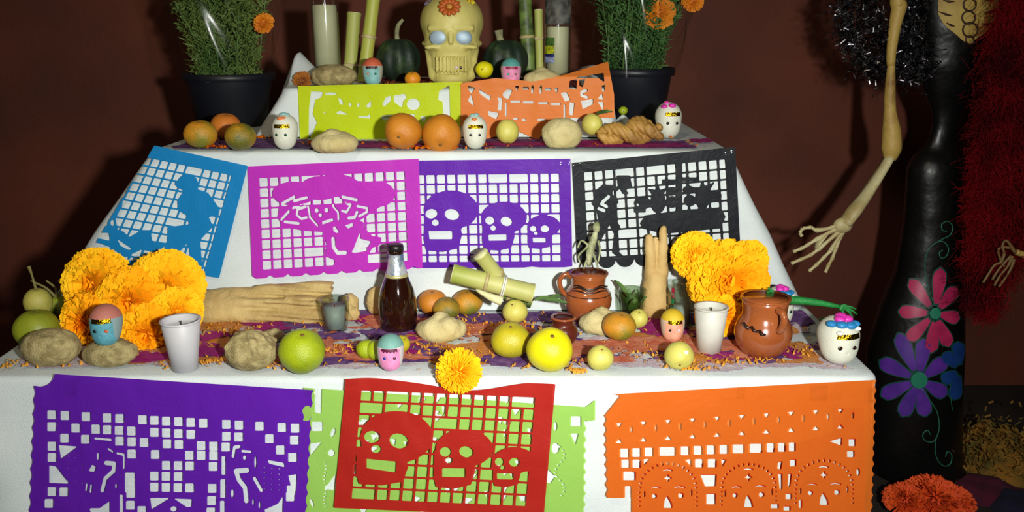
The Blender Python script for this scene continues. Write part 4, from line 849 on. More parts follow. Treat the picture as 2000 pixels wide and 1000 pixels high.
# green wire figure
t = thing('green_skeleton_arm', 'thin green toy arm with splayed fingers jutting past the right table end', 'figurine', ony(1510, 582, 1.60)); o0 = Vector(t.location); grn = mat('green_plastic', (20, 112, 44), .5, (36, 130, 60), 60, bump=.3, bscale=300)
Q = lambda px, py, y=1.60: ony(px, py, y)-o0
obj('arm_rod', tube([Q(1496, 572), Q(1535, 584), Q(1590, 590), Q(1640, 599)], [.006, .009, .007, .004], 9, 22), grn, t); obj('lower_rod', tube([Q(1640, 601), Q(1647, 611), Q(1634, 619), Q(1600, 623)], [.003, .003, .0025, .002], 7, 14), grn, t)
obj('upper_rod', tube([Q(1500, 562), Q(1510, 570), Q(1530, 582)], [.002, .004], 6, 8), grn, t)
for a, b in ((1672, 604), (1674, 614), (1666, 620), (1655, 598), (1662, 610)): obj('finger', tube([Q(1640, 599), Q((1640+a)/2+2, (599+b)/2-3), Q(a, b)], [.003, .0016], 6, 6), grn, t)
# ---- sugar skulls
gold = mat('gold_foil', (196, 160, 30), .25, (150, 116, 16), 60, metal=1, bump=1.0, bscale=140)
sequin = mat('dark_sequin', (26, 26, 24), .2, metal=.6)
def f_ss(P):
    d = sE(P, (0, .04, .82), (.50, .55, .53)); d = sm(d, sE(P, (0, -.06, .42), (.43, .46, .44)), .2)
    for s in (-1, 1): d = smx(d, -sE(P, (.20*s, -.60, .60), (.105, .14, .085)), .05); d = smx(d, -sE(P, (.46*s, -.42, .30), (.07, .12, .15)), .10)
    d = smx(d, -sE(P, (0, -.62, .46), (.035, .12, .05)), .03)
    for i in range(-3, 4): d = smx(d, -sC(P, (i*.075, -.55, .12), (i*.075, -.54, .30), .020), .02)
    d = smx(d, -sC(P, (-.24, -.56, .215), (.24, -.56, .215), .014), .02)
    return smx(d, -P[..., 2], .05)
SSV, SSF = nets(f_ss, (-.62, -.72, -.05), (.62, .72, 1.42), 84)
SSB = BVHTree.FromPolygons([tuple(v) for v in SSV], [tuple(map(int, f)) for f in SSF])
def onskull(a, z, off=.012, cx=0, cy=0):
    d = Vector((math.sin(a), -math.cos(a), 0)); h = SSB.ray_cast(Vector((cx, cy, z))+d*2, -d); return h[0]+h[1]*off if h[0] is not None else Vector((cx, cy, z))+d*.4
def ontop(x, y, off=.0):
    h = SSB.ray_cast(Vector((x, y, 3)), Vector((0, 0, -1))); return h[0]+Vector((0, 0, off)) if h[0] is not None else Vector((x, y, 1.2))
SKB = bpy.data.meshes.new('sugar_skull_head')
def sugar_skull(label, cx, cyb, w, z, face, white, icing, eyes=((26, 26, 24), (26, 26, 24)), rz=0., band=True, cap=None, fringe=None, y=None, group='little sugar skulls', hf=1.0):
    p = onz(cx, cyb, z); p.y += .45*w*mpp(p); 
    if y is not None: p = Vector((0, y, z))
    k = mpp(p); p.x = (cx-1000)/F*depth(p); s = w*k/1.0
    t = thing('sugar_skull', label, 'sugar skull', (p.x, p.y, z), rz, group)
    V = SSV*s; V[:, 2] *= hf; me = me_from('sugar_skull_head', V, SSF)
    wm = mat('sugar_'+str(white), white, .55, tuple(int(v*.93) for v in white), 12, bump=.2, bscale=300, sss=.0); fm = mat('sugar_'+str(face), face, .6, tuple(min(255, int(v*1.12)) for v in face), 90, bump=.3, bscale=300)
    cm = mat('sugar_'+str(cap or white), cap or white, .6, bump=.3, bscale=300)
    for m in (wm, fm, cm): me.materials.append(m)
    Fa = SSV[SSF].mean(1); idx = np.zeros(len(SSF), int)
    idx[(Fa[:, 1] < -.22-.25*(np.abs(Fa[:, 0])/.5)**2*-1) & (Fa[:, 2] < .92) & (np.abs(Fa[:, 0]) < .36)] = 1
    if cap: idx[Fa[:, 2] > .97-.10*np.clip(Fa[:, 1]+.2, 0, 1)] = 2
    me.polygons.foreach_set('material_index', idx.astype(np.int32)); o = bpy.data.objects.new('head', me); COL.objects.link(o); o.parent = t
    sc = lambda v: Vector((v.x*s, v.y*s, v.z*s*hf))
    for i, sx in enumerate((-1, 1)):
        c = onskull(sx*.36, .60, .006); obj('eye', xf(ball((.066*s, .03*s, .056*s), 14, 8), sc(c)), mat('eye_'+str(eyes[i]), eyes[i], .25, metal=.3), t)
    def strip(nm, z0, z1, a0, a1, m, off, wav=0): obj(nm, grid(28, 4, lambda u, v: tuple(sc(onskull(a0+(a1-a0)*u, z0+(z1-z0)*v+wav*math.sin(u*30)*(1-v), off+.006*math.sin(u*60))))), m, t)
    if band: strip('gold_band', .86, 1.0, -.55, .72, gold, .016)
    if fringe: strip('dark_fringe', .84, .96, -.6, .6, mat('fringe_'+str(fringe), fringe, .5), .012, .03)
    for i, (col, lst) in enumerate(icing):
        m = mat('icing_'+str(col), col, .45, tuple(min(255, v+20) for v in col), 60)
        for (x, yy, r) in lst: obj('icing_dot', xf(ball((r*s, r*s, r*.6*s), 12, 8, lambda d: 1+.12*math.sin(6*math.atan2(d.y, d.x))), sc(ontop(x, yy, .01))), m, t)
    return t, s
W0 = (216, 218, 200); MG = (206, 40, 160); BL = (30, 120, 180); OR = (214, 110, 50); TE = (120, 168, 166); PK = (204, 124, 160)
crown = lambda n=6, r=.2, d=.1, y0=-.08: [(r*math.cos(i*2*PI/n+.3), y0+r*math.sin(i*2*PI/n+.3), d) for i in range(n)]
sugar_skull('white sugar skull with orange and teal icing, left end of the middle level', 559, 294, 50, B2, W0, W0, [(OR, [(-.05, -.33, .11), (.08, -.3, .09)]), (TE, [(0, -.02, .12), (-.12, 0, .09), (.14, .02, .09)])], eyes=((20, 70, 50), (20, 70, 50)), rz=-.1)
sugar_skull('white sugar skull between the large orange and the guava, middle level', 928, 293, 48, B2, W0, W0, [(OR, [(-.02, -.34, .1)]), (TE, [(-.1, -.05, .12), (.05, 0, .13)])], rz=.05)
sugar_skull('white sugar skull with magenta icing flowers at the right end of the middle level', 1304, 272, 51, B2, W0, W0, [(MG, [(-.26, -.22, .13), (.02, -.30, .15), (-.12, -.05, .1)]), ((150, 160, 40), [(-.1, .1, .08)])], rz=.15)
sugar_skull('teal-faced sugar skull with an orange cap on the top level', 729, 170, 40, B3, TE, (176, 176, 160), [], eyes=((220, 120, 60), (20, 90, 70)), band=False, cap=(196, 92, 60), fringe=(50, 12, 14), y=2.09, rz=.05)
sugar_skull('pink-faced sugar skull with a teal cap on the top level', 998, 157, 40, B3, PK, (206, 150, 170), [], eyes=((40, 170, 140), (120, 100, 80)), band=False, cap=(80, 150, 144), fringe=(130, 10, 50), y=2.08, rz=.1)
sugar_skull('pink-faced sugar skull with a mint cap at the front edge of the lowest level', 764, 730, 53, B1, (206, 126, 170), (206, 196, 196), [], eyes=((20, 50, 150), (70, 20, 40)), band=False, cap=(112, 160, 150), fringe=(90, 10, 50), rz=.05)
t, s = sugar_skull('blue-faced sugar skull with a pink cap perched on an oval bread', 212, 673, 60, B1+.040, (80, 146, 160), (140, 166, 166), [], eyes=((20, 30, 30), (220, 100, 50)), cap=(180, 110, 96), y=1.51, rz=.05)
sugar_skull('yellow-topped sugar skull with a salmon face behind a guava', 1312, 672, 47, B1, (206, 146, 120), (206, 186, 160), [], eyes=((30, 16, 12), (220, 220, 230)), cap=(206, 176, 40), rz=.0)
hat = lambda: [(BL, [(-.3, -.16, .14), (-.12, -.30, .15), (.1, -.33, .15), (.28, -.2, .13)]), (MG, [(-.08, -.14, .15), (.1, -.12, .15), (0, -.02, .16)]), ((226, 226, 216), [(-.2, -.42, .09), (.3, -.3, .09)])]
sugar_skull('white sugar skull with blue and magenta icing partly behind the green toy arm', 1518, 612, 57, B1, W0, W0, hat(), eyes=((20, 60, 50), (20, 60, 50)), y=1.73, rz=.25)
sugar_skull('largest white sugar skull with blue and magenta icing at the right front corner', 1633, 719, 78, B1, W0, W0, hat(), eyes=((46, 24, 18), (40, 26, 18)), rz=.12, hf=.88)
# ---- the big skull
def f_big(P):
    d = sE(P, (0, .25, 1.42), (.75, .92, .66)); d = sm(d, sE(P, (0, -.04, .95), (.64, .62, .60)), .14)
    d = sm(d, sE(P, (0, -.12, .44), (.52, .53, .46)), .10); d = sm(d, sE(P, (0, -.24, .14), (.45, .40, .20)), .10)
    for s in (-1, 1):
        d = sm(d, sE(P, (.42*s, -.52, .85), (.19, .12, .07)), .06); d = sm(d, sC(P, (.55*s, -.36, .86), (.66*s, .0, .92), .05), .05)
        d = sm(d, sC(P, (.53*s, -.14, .74), (.43*s, -.28, .20), .09, .12), .08)
        d = sm(d, sC(P, (.12*s, -.62, 1.29), (.48*s, -.48, 1.27), .045, .04), .12)
        d = smx(d, -sE(P, (.29*s, -.74, 1.06), (.215, .22, .185)), .04); d = smx(d, -sE(P, (.43*s, -.62, .56), (.06, .14, .24)), .09)
        d = smx(d, -sE(P, (.80*s, -.38, 1.18), (.13, .3, .24)), .12); d = smx(d, -sC(P, (.055*s, -.74, .78), (.03*s, -.74, .93), .045, .025), .015)
    d = sm(d, sC(P, (0, -.64, 1.16), (0, -.70, .97), .06, .05), .05)
    for z0, z1 in ((.54, .62), (.42, .50), (.30, .37), (.20, .25)):
        for i in range(9):
            x = -.33+i*.66/8; yy = -.635+.60*x*x+.10*(z0 < .28); d = sm(d, sC(P, (x, yy, z0), (x, yy, z1), .034), .008)
    for zz in (.40, .275, .52): d = smx(d, -sC(P, (-.40, -.70+.10*(zz < .3), zz), (.40, -.70+.10*(zz < .3), zz), .036), .012)
    d = smx(d, -P[..., 2], .03); return d+.006*(fbm(P[..., 0]*12, P[..., 1]*12, P[..., 2]*12, 3, 2)-.5)
BV, BF = nets(f_big, (-.9, -.95, -.05), (.9, 1.3, 2.2), 130)
bone = mat('yellowed_bone', (206, 196, 116), .55, (184, 172, 92), 5, bump=.15, bscale=60)
p = Vector((0, 2.18, B3)); k = mpp(p); s = 82*k; p.x = (884-1000)/F*depth(p)
t = thing('big_skull', 'large yellowed skull with silver eyes and a flower on its forehead', 'skull', (p.x, p.y, B3), .03)
big_s = s
obj('cranium_and_jaw', (BV*s, BF), bone, t); BB = BVHTree.FromPolygons([tuple(v) for v in BV], [tuple(map(int, f)) for f in BF])
silver = mat('silver_disc', (150, 170, 184), .5, (128, 148, 162), 10, metal=.3)
for sx in (-1, 1): obj('silver_eye', xf(ball((.20*s, .05*s, .17*s), 28, 16), (.29*sx*s, -.575*s, 1.065*s), (0, .18*sx, .1*sx)), silver, t)
def onbig(x, z, off=.0): h = BB.ray_cast(Vector((x, -3, z)), Vector((0, 1, 0))); return (h[0]+h[1]*off)*s if h[0] is not None else Vector((x, -.5, z))*s
def rosette(x, z, r, n, m1, m2, nm='flower'):
    c = onbig(x, z, .03); nrm = BB.ray_cast(Vector((x, -3, z)), Vector((0, 1, 0)))[1]; q = nrm.to_track_quat('Z', 'Y')
    for i in range(n):
        a = 2*PI*i/n; g = xf(ball((r*.42*s, r*.26*s, r*.22*s), 10, 6), (r*.72*s*math.cos(a), r*.72*s*math.sin(a), 0), (0, 0, a)); V = [tuple(q@Vector(v)+c) for v in g[0]]; obj(nm+'_petal', (V, g[1]), m1, t)
    g = xf(ball((r*.32*s, r*.32*s, r*.25*s), 14, 8)); obj(nm+'_centre', ([tuple(q@Vector(v)+c) for v in g[0]], g[1]), m2, t)
rosette(-.02, 1.73, .235, 12, mat('icing_brown_orange', (176, 84, 24), .5), mat('icing_amber', (190, 130, 50), .5))
rosette(.42, 1.88, .14, 7, mat('icing_yellow', (206, 186, 30), .5), MATS['icing_amber']); rosette(-.50, 1.86, .12, 7, mat('icing_lilac', (110, 100, 130), .5), MATS['icing_amber'])
obj('dark_gem', xf(ball((.035*s, .02*s, .035*s), 10, 6), onbig(.215, .40, .01)), mat('gem_black', (24, 18, 20), .2), t); obj('pale_gem', xf(ball((.05*s, .02*s, .04*s), 10, 6), onbig(.11, .40, .01)), mat('gem_pale', (200, 176, 176), .3), t)
# ---- marigolds
def marigold(label, cx, cy, r, y, n, m, face=(0, -1, .35), ruff=.5, depthk=.75, seed=0, group=None, z=None, slim=1.0, p=None, spread=1.75, stem=True, parent=None, name='marigold'):
    if p is None:
        if y is None: p, _ = center_on(cx, cy, r, B1, .95)
        else: p = ony(cx, cy, y)
    R = r*mpp(p); rs = np.random.RandomState(seed+int(cx)); V = []; Fc = []
    q = np.array(Vector(face).normalized().to_track_quat('Z', 'Y').to_matrix())
    nu, nv = 4, 5; n = int(n*1.7)
    for i in range(n):
        u = (i+.5)/n; phi = spread*math.sqrt(u)*(1+.10*rs.randn()*.5); th = i*2.39996+rs.randn()*.15
        L = R*(.93+.14*rs.rand())*(1-.12*math.cos(phi)); wd = R*.22*slim*(.8+.5*rs.rand())
        tw = rs.randn()*.5; ph = rs.rand()*6
        rad = np.array([math.sin(phi)*math.cos(th), math.sin(phi)*math.sin(th), math.cos(phi)*depthk])
        ta = np.array([-math.sin(th), math.cos(th), 0]); nb = np.cross(rad, ta); ta2 = ta*math.cos(tw)+nb*math.sin(tw)/max(np.linalg.norm(nb), .1)
        k0 = len(V)
        for a in range(nu):
            f = a/(nu-1)
            for b in range(nv):
                g = b/(nv-1)-.5
                P = rad*L*(.45+.55*f-.04*abs(g)*2*f)+ta2*g*wd*(.35+.65*f)+nb*(R*.055*ruff*math.sin(g*11+ph)*f)+nb*(-.10*R*f*f)
                P = P+rad*(R*.03*ruff*f*math.sin(g*14+ph*2)); V.append(P)
        for a in range(nu-1):
            for b in range(nv-1): c = k0+a*nv+b; Fc.append((c, c+1, c+nv+1, c+nv))
    V = np.array(V)@q.T
    t = parent
    if t is None: t = thing(name, label, 'flower', p, 0, group)
    o = obj('petals' if parent is None else 'bloom', (V, np.array(Fc)), m, t, kind='stuff')
    if parent is not None: t = o
    core = ball((R*.5, R*.5, R*.42), 20, 12); obj('flower_heart', (np.array(core[0])@q.T, core[1]), m, t)
    if stem:
        e = q@np.array([0, 0, -1]); obj('calyx', (np.array(tube([Vector(e*R*.2), Vector(e*R*.62), Vector(e*R*.8)], [R*.3, R*.22, .004], 10, 8)[0]), tube([Vector(e*R*.2), Vector(e*R*.62), Vector(e*R*.8)], [R*.3, R*.22, .004], 10, 8)[1]), leaf_m, t)
    if parent is not None: o.location = Vector(p)-Vector(parent.location)
    return t
mg1 = mat('marigold_amber', (255, 190, 22), .7, (252, 160, 10), 16, (.38, .62), spec=.1); mg2 = mat('marigold_yellow', (255, 200, 28), .7, (255, 178, 16), 16, (.38, .62), spec=.1); mg3 = mat('marigold_deep', (244, 132, 2), .7, (232, 104, 2), 18, (.4, .6), spec=.15)
GL, GR = 'big marigolds heaped at the left', 'big marigolds heaped at the right'
marigold('marigold at the top left of the left heap', 186, 556, 72, 1.70, 330, mg2, (-.25, -1, .3), seed=1, group=GL)
marigold('large marigold at the right end of the left heap, behind the candle cup', 324, 560, 72, 1.70, 330, mg2, (.25, -1, .3), seed=2, group=GL)
marigold('deep orange marigold in the centre of the left heap', 256, 590, 68, 1.655, 320, mg1, (.0, -1, .1), seed=3, group=GL)
marigold('marigold low at the left of the heap, above the speckled breads', 168, 628, 56, 1.63, 260, mg1, (-.3, -1, .1), seed=4, group=GL)
marigold('marigold at the foot of the left heap, right of the blue sugar skull', 286, 650, 60, 1.615, 280, mg1, (.1, -1, .1), seed=5, group=GL)
marigold('marigold low at the right of the left heap, over the candle cup rim', 345, 610, 50, 1.65, 240, mg2, (.4, -1, .1), seed=6, group=GL)
marigold('small frilly marigold at the upper left of the right heap', 1357, 498, 46, 1.735, 230, mg2, (-.1, -1, .3), seed=7, group=GR, ruff=1)
marigold('largest marigold of the right heap, next to the round clay pot', 1424, 548, 78, 1.70, 380, mg1, (.0, -1, .2), seed=8, group=GR)
marigold('marigold low in the right heap between candle cup and clay pot', 1408, 615, 50, 1.66, 240, mg1, (0, -1, 0), seed=9, group=GR)
marigold('ragged yellow marigold at the upper right of the right heap', 1468, 505, 38, 1.74, 160, mg2, (.3, -1, .3), seed=10, group=GR, ruff=1.2)
marigold('marigold hanging over the front edge of the cloth above the red banner', 896, 725, 46, 1.435, 420, mg1, (0, -1, .05), seed=11, slim=.35, ruff=.4, depthk=.75, spread=1.6)
marigold('small withered marigold at the left end of the top level', 590, 158, 19, 2.10, 90, mat('marigold_brown', (176, 104, 14), .8, (120, 64, 14), 30), (-.1, -1, .2), seed=12)
# loose petals
def petals(label, n, x0, x1, y0, y1, z, m, L=.014, seed=0, clusters=()):
    rs = np.random.RandomState(seed); V = []; Fc = []
    for i in range(n):
        if len(clusters) and rs.rand() < .75:
            c = clusters[rs.randint(len(clusters))]; x, y = c[0]+rs.randn()*c[2], c[1]+rs.randn()*c[3]
        else: x, y = x0+rs.rand()*(x1-x0), y0+rs.rand()*(y1-y0)
        x = min(max(x, x0), x1); y = min(max(y, y0), y1)
        a = rs.rand()*6.3; l = L*(.6+.8*rs.rand()); w_ = l*.15; h = .002+.004*rs.rand(); k0 = len(V)
        for f in (0, .5, 1):
            for g in (-1, 1): V.append((x+math.cos(a)*l*f-math.sin(a)*w_*g*(.5+f), y+math.sin(a)*l*f+math.cos(a)*w_*g*(.5+f), z+h*(1-abs(f-.5)*2)+.001+.001*rs.rand()))
        Fc += [(k0, k0+2, k0+3, k0+1), (k0+2, k0+4, k0+5, k0+3)]
    return tag(obj('loose_petals', (V, np.array(Fc)), m), label, 'petals', kind='stuff')
cl = [(*pb(px, py), sx, sy) for px, py, sx, sy in ((410, 712, .03, .01), (350, 718, .02, .01), (60, 718, .05, .012), (900, 640, .025, .03), (660, 690, .04, .015), (520, 722, .03, .006), (1130, 735, .012, .01), (1345, 725, .03, .006), (420, 610, .05, .03), (1080, 720, .03, .01), (1460, 712, .03, .008), (850, 690, .05, .02), (1000, 640, .06, .03), (1550, 690, .04, .02), (1290, 700, .05, .015), (450, 650, .03, .02))]
petals('loose orange marigold petals scattered over the lowest cloth', 800, -.93, .62, 1.468, 1.80, T1+.006, mat('loose_petal', (226, 158, 50), .8), .010, 1, cl)
cl = [(*pb(px, py, T2), sx, sy) for px, py, sx, sy in ((507, 272, .02, .01), (620, 285, .02, .01), (850, 300, .05, .006), (1270, 270, .02, .01), (420, 292, .02, .005), (800, 296, .03, .006))]
petals('loose orange petals scattered on the middle cloth', 150, -.70, .42, 1.84, 2.02, T2+.004, mg3, .012, 2, cl)
petals('faded petals scattered on the top cloth', 110, -.50, .05, 2.05, 2.2, T3+.003, mat('petal_faded', (170, 90, 30), .8), .011, 3)
# petals stuck on the front edge (hanging)
# ---- potted marigold plants on the middle level
pot_m = mat('black_plastic', (20, 22, 30), .45); fol = mat('feathery_green', (70, 98, 44), .6, (116, 134, 66), 8, (.35, .65), spec=.3)
fol2 = mat('feathery_green_dark', (52, 88, 46), .6, (84, 120, 60), 8, (.35, .65), spec=.3)
cello = glass_mat('cellophane', (250, 252, 250), .2, .30)
def plant(label, cx, cyr, rt, rb, hpx, y, fm, flowers, seed, lean=0):
    p = Vector((ony(cx, cyr, y).x, y, B2)); k = mpp(p); zr = ony(cx, cyr, y).z-B2; Rt, Rb = rt*k, rb*k
    t = thing('potted_marigold', label, 'plant', p)
    obj('flowerpot', lathe([(0, 0), (Rb, 0), (Rt*.95, zr*.86), (Rt*.96, zr*.88), (Rt*.9, zr*.87), (0, zr*.85)], 44), pot_m, t)
    obj('pot_rim', lathe([(Rt*.95, zr*.86), (Rt*1.03, zr*.87), (Rt*1.03, zr), (Rt*.97, zr*1.005), (Rt*.93, zr*.9)], 44, cap=False), pot_m, t)
    obj('soil', lathe([(0, zr*.9), (Rt*.93, zr*.9)], 30, cap=False), mat('soil', (40, 30, 22), .95), t)
    rs = np.random.RandomState(seed); V = []; Fc = []; S = []
    for i in range(190):
        a = rs.rand()*2*PI; r0 = Rt*.7*math.sqrt(rs.rand()); top = .33*(.35+.75*rs.rand()); sp = Rt*.95*rs.rand()**.7+Rt*.10
        A = np.array([r0*math.cos(a), r0*math.sin(a), zr*.9]); Bp = np.array([(r0*.3+sp)*math.cos(a)+lean*top, (r0*.3+sp)*math.sin(a), zr+top])
        if i < 26: S.append(tube([Vector(A), Vector((A+Bp)/2)+Vector((0, 0, .02)), Vector(Bp)], [.0022, .0012], 5, 5))
        for j in range(26):
            f = .03+.97*j/25; c = A+(Bp-A)*f+np.array([0, 0, .03*math.sin(PI*f)]); L = .016+.018*rs.rand(); d = rs.randn(3); d[2] = abs(d[2])*.6+.2; d /= np.linalg.norm(d); e = np.cross(d, rs.randn(3)); e /= np.linalg.norm(e)+1e-6; w_ = .0022
            k0 = len(V); V += [c-e*w_*.4, c+e*w_*.4, c+d*L*.5+e*w_, c+d*L*.5-e*w_, c+d*L]; Fc += [(k0, k0+1, k0+2, k0+3), (k0+3, k0+2, k0+4)]
            g = np.cross(d, e); 
            for sgn in (-1, 1):
                k0 = len(V); b0 = c+d*L*.35; d2 = d*.5+g*sgn*.8; V += [b0, b0+d2*L*.35+e*w_, b0+d2*L*.35-e*w_]; Fc.append((k0, k0+1, k0+2))
    obj('foliage', (V, Fc), fm, t, kind='stuff'); obj('stems', join(*S), leaf_m, t, kind='stuff')
    for j, (fx, fy, fr) in enumerate(flowers):
        fp = ony(fx, fy, y-.07); marigold('', fx, fy, fr, y-.07, 110, mat('marigold_plant', (226, 140, 6), .7, (206, 112, 6), 20), (.2*(j % 3-1), -1, .5), seed=30+j, parent=t, p=fp, stem=False)
    # crumpled cellophane sleeve round the plant
    V, Fc = grid(150, 34, lambda u, v: ((Rt*1.0+(Rt*.30)*v+.004*math.sin(u*2*PI*11+v*7)+.002*math.sin(u*2*PI*37+v*31)+.006*math.sin(u*2*PI*5+v*13))*math.cos(2*PI*u)+lean*.3*v, (Rt*1.0+(Rt*.30)*v+.006*math.sin(u*2*PI*9+v*9))*math.sin(2*PI*u), zr*.86+.30*v), True)
    obj('cellophane_sleeve', (V, Fc), cello, t); return t
plant('potted marigold in a black pot left of the top level', 446, 142, 84, 66, 100, 2.33, fol, [(514, 45, 21), (470, -25, 24), (400, -40, 24)], 3)
plant('potted marigold in a black pot right of the top level, two blooms in view', 1236, 132, 78, 62, 100, 2.40, fol2, [(1286, 24, 34), (1353, 2, 22), (1200, -50, 26)], 4, .15)
# ------------------------------------------------------------------ the tall skeleton lady beside the altar
t = thing('skeleton_lady', 'tall skeleton lady statue in a black dress painted with flowers, right of the altar', 'statue', (ony(1790, 940, 2.48).x, 2.48, 0))
o0 = Vector(t.location); LY = 2.48
black_m = mat('black_dress_paint', (7, 7, 8), .36, (14, 13, 12), 8, spec=.45, bump=1.0, bscale=16)
rowsd = [(1010, 1690, 1872), (950, 1690, 1872), (860, 1690, 1874), (760, 1692, 1876), (685, 1697, 1880), (600, 1722, 1880), (530, 1750, 1878), (440, 1765, 1878), (380, 1770, 1878), (330, 1772, 1876), (305, 1785, 1870), (285, 1808, 1862), (250, 1822, 1870), (215, 1820, 1880), (180, 1805, 1905), (130, 1790, 1930), (80, 1790, 1945), (20, 1785, 1955), (-40, 1780, 1960), (-75, 1800, 1940), (-90, 1850, 1890)]
PR = []
for py, xl, xr in rowsd:
    a, b = ony(xl, py, LY), ony(xr, py, LY); PR.append((a.z, (a.x+b.x)/2-o0.x, (b.x-a.x)/2))
PR = [(0.002, PR[0][1], PR[0][2])]+[p for p in PR if p[0] > .01]; PR.sort()
zs = np.array([p[0] for p in PR]); cxs = np.array([p[1] for p in PR]); rs_ = np.array([p[2] for p in PR])
def dressf(u, v):
    z = zs[0]+(zs[-1]-zs[0])*v; r = np.interp(z, zs, rs_); c = np.interp(z, zs, cxs); a = 2*PI*u
    dp = .78 if z < 1.0 else .62
    return (c+r*math.cos(a)*(1+.01*math.sin(7*a+z*4)), r*dp*math.sin(a), z)
G1 = grid(56, 110, dressf, True); V, Fc = G1; Fc = list(Fc)+[tuple(i*110 for i in range(56))[::-1], tuple(i*110+109 for i in range(56))]
obj('dress', (V, Fc), black_m, t); DB = BVHTree.FromPolygons([tuple(v) for v in V], Fc)
def ond(px, py, off=.0015):
    x, y, z = rd(px, py); d = Vector((x, y, z)).normalized(); o = Vector((0, 0, CZ))-o0; h = DB.ray_cast(o, d)
    if h[0] is None:
        c = ony(px, py, LY-.02)-o0; h = DB.find_nearest(c)
    n = h[1]; n = n if n.dot(d) < 0 else -n; return h[0]+n*off
def dpetal(cx, cy, ax, ay, w, m, lift=.0015, nm='painted_petal', g=9):
    """painted petal from (cx,cy) to (ax,ay), laid on the dress"""
    dx, dy = ax-cx, ay-cy; L = math.hypot(dx, dy); ux, uy = dx/L, dy/L
    def f(u, v):
        s = u; ww = w*(.35+.65*min(1, s/.6)**.8)*(1 if s < .74 else math.sqrt(max(.0, 1-((s-.74)/.262)**2))); q = (v-.5)*2*ww; return tuple(ond(cx+dx*s-uy*q, cy+dy*s+ux*q, lift))
    return obj(nm, grid(g, 6, f), m, t)
pink = mat('paint_pink', (196, 46, 96), .4, (170, 34, 84), 26); purp = mat('paint_purple', (98, 48, 160), .4, (76, 40, 140), 26); blu = mat('paint_blue', (28, 70, 140), .4, (24, 56, 120), 26); teal = mat('paint_teal', (34, 128, 100), .45); tealk = mat('paint_teal_dark', (16, 74, 62), .45)
def flower(cx, cy, tips, w, m):
    for ax, ay in tips:
        dpetal(cx+(ax-cx)*.16, cy+(ay-cy)*.16, ax+(ax-cx)*.04, ay+(ay-cy)*.04, w*1.16, tealk, .0012, 'petal_outline'); dpetal(cx+(ax-cx)*.22, cy+(ay-cy)*.22, ax, ay, w, m, .0022)
flower(1826, 612, [(1837, 524), (1868, 562), (1873, 622), (1853, 676), (1818, 688), (1773, 664), (1756, 608), (1778, 546)], 12.5, pink)
flower(1795, 742, [(1755, 652), (1805, 662), (1847, 703), (1848, 770), (1807, 812), (1762, 812), (1722, 772), (1719, 705)], 14, purp)
flower(1874, 722, [(1842, 690), (1840, 745), (1862, 780), (1870, 668)], 12, blu)
for (cx, cy), r in (((1826, 612), 11), ((1795, 742), 16)):
    obj('flower_centre', grid(20, 4, lambda u, v: tuple(ond(cx+r*v*math.cos(2*PI*u), cy+r*v*math.sin(2*PI*u), .003)), True), teal, t)
def vine(P, w=.0016): obj('painted_vine', tube([ond(x, y, .0012) for x, y in P], w, 6, len(P)*4), mat('vine_teal', (42, 110, 84), .5), t)
vine([(1822, 590), (1812, 560), (1806, 520), (1812, 490), (1828, 474), (1842, 472), (1852, 485), (1848, 500), (1838, 504), (1834, 494), (1841, 488)])
vine([(1828, 474), (1842, 466), (1856, 458), (1860, 442), (1850, 432), (1839, 438), (1840, 449), (1849, 452)])
vine([(1800, 760), (1815, 780), (1830, 805), (1834, 835), (1828, 855), (1820, 863), (1806, 860), (1802, 848), (1811, 840), (1817, 849)])
vine([(1828, 855), (1826, 880), (1832, 900), (1844, 910), (1856, 905), (1858, 888), (1850, 882), (1846, 892)])
vine([(1855, 745), (1856, 775), (1860, 802)], .001)
# painted ribcage on the chest
bone2 = mat('old_bone_paint', (196, 168, 84), .6, (150, 104, 44), 9, (.4, .68), bump=.3, bscale=50); rib = mat('rib_line', (60, 34, 18), .6)
poly = [(1833, -40), (1833, 30), (1845, 50), (1868, 68), (1882, 82), (1895, 86), (1905, 76), (1925, 62), (1944, 40), (1948, 0), (1945, -40)]
def chest(u, v):
    y = -40+126*v; xs0 = np.interp(y, [-40, 30, 50, 68, 82, 86], [1833, 1833, 1845, 1868, 1882, 1890]); xs1 = np.interp(y, [-40, 0, 40, 62, 76, 86], [1945, 1948, 1944, 1925, 1905, 1894])
    return tuple(ond(xs0+(xs1-xs0)*u, y, .004))
obj('painted_ribcage', grid(16, 16, chest), bone2, t)
for cx, cy, r in ((1892, -20, 12), (1892, 9, 12), (1890, 34, 12.5), (1893, 58, 14), (1892, 78, 8)):
    obj('painted_vertebra', tube([ond(cx+r*math.cos(a), cy+r*math.sin(a), .006) for a in np.linspace(0, 2*PI, 20)], .0024, 6, 38), rib, t)
for x0, y0, x1, y1 in ((1834, 22, 1860, 31), (1842, 0, 1864, 3), (1848, 44, 1864, 51), (1915, 47, 1942, 45), (1918, 25, 1944, 18), (1918, 2, 1944, -4), (1842, -20, 1864, -16)):
    obj('painted_rib', tube([ond(x0, y0, .005), ond((x0+x1)/2, (y0+y1)/2+1, .006), ond(x1, y1, .005)], [.001, .0035, .001], 6, 8), rib, t)
# neck and head, above the frame
obj('neck', tube([(ony(1870, -80, LY).x-o0.x, 0, 1.44), (ony(1870, -80, LY).x-o0.x, 0, 1.56)], .03, 12, 4), bone2, t)
hx = ony(1870, -80, LY).x-o0.x; obj('head', (np.array(BV)*.105+np.array((hx, -.02, 1.55)), BF), bone2, t)
obj('hat', xf(lathe([(.30, 0), (.30, .008), (.11, .012), (.10, .09), (0, .10)], 48), (hx, 0, 1.755)), black_m, t)
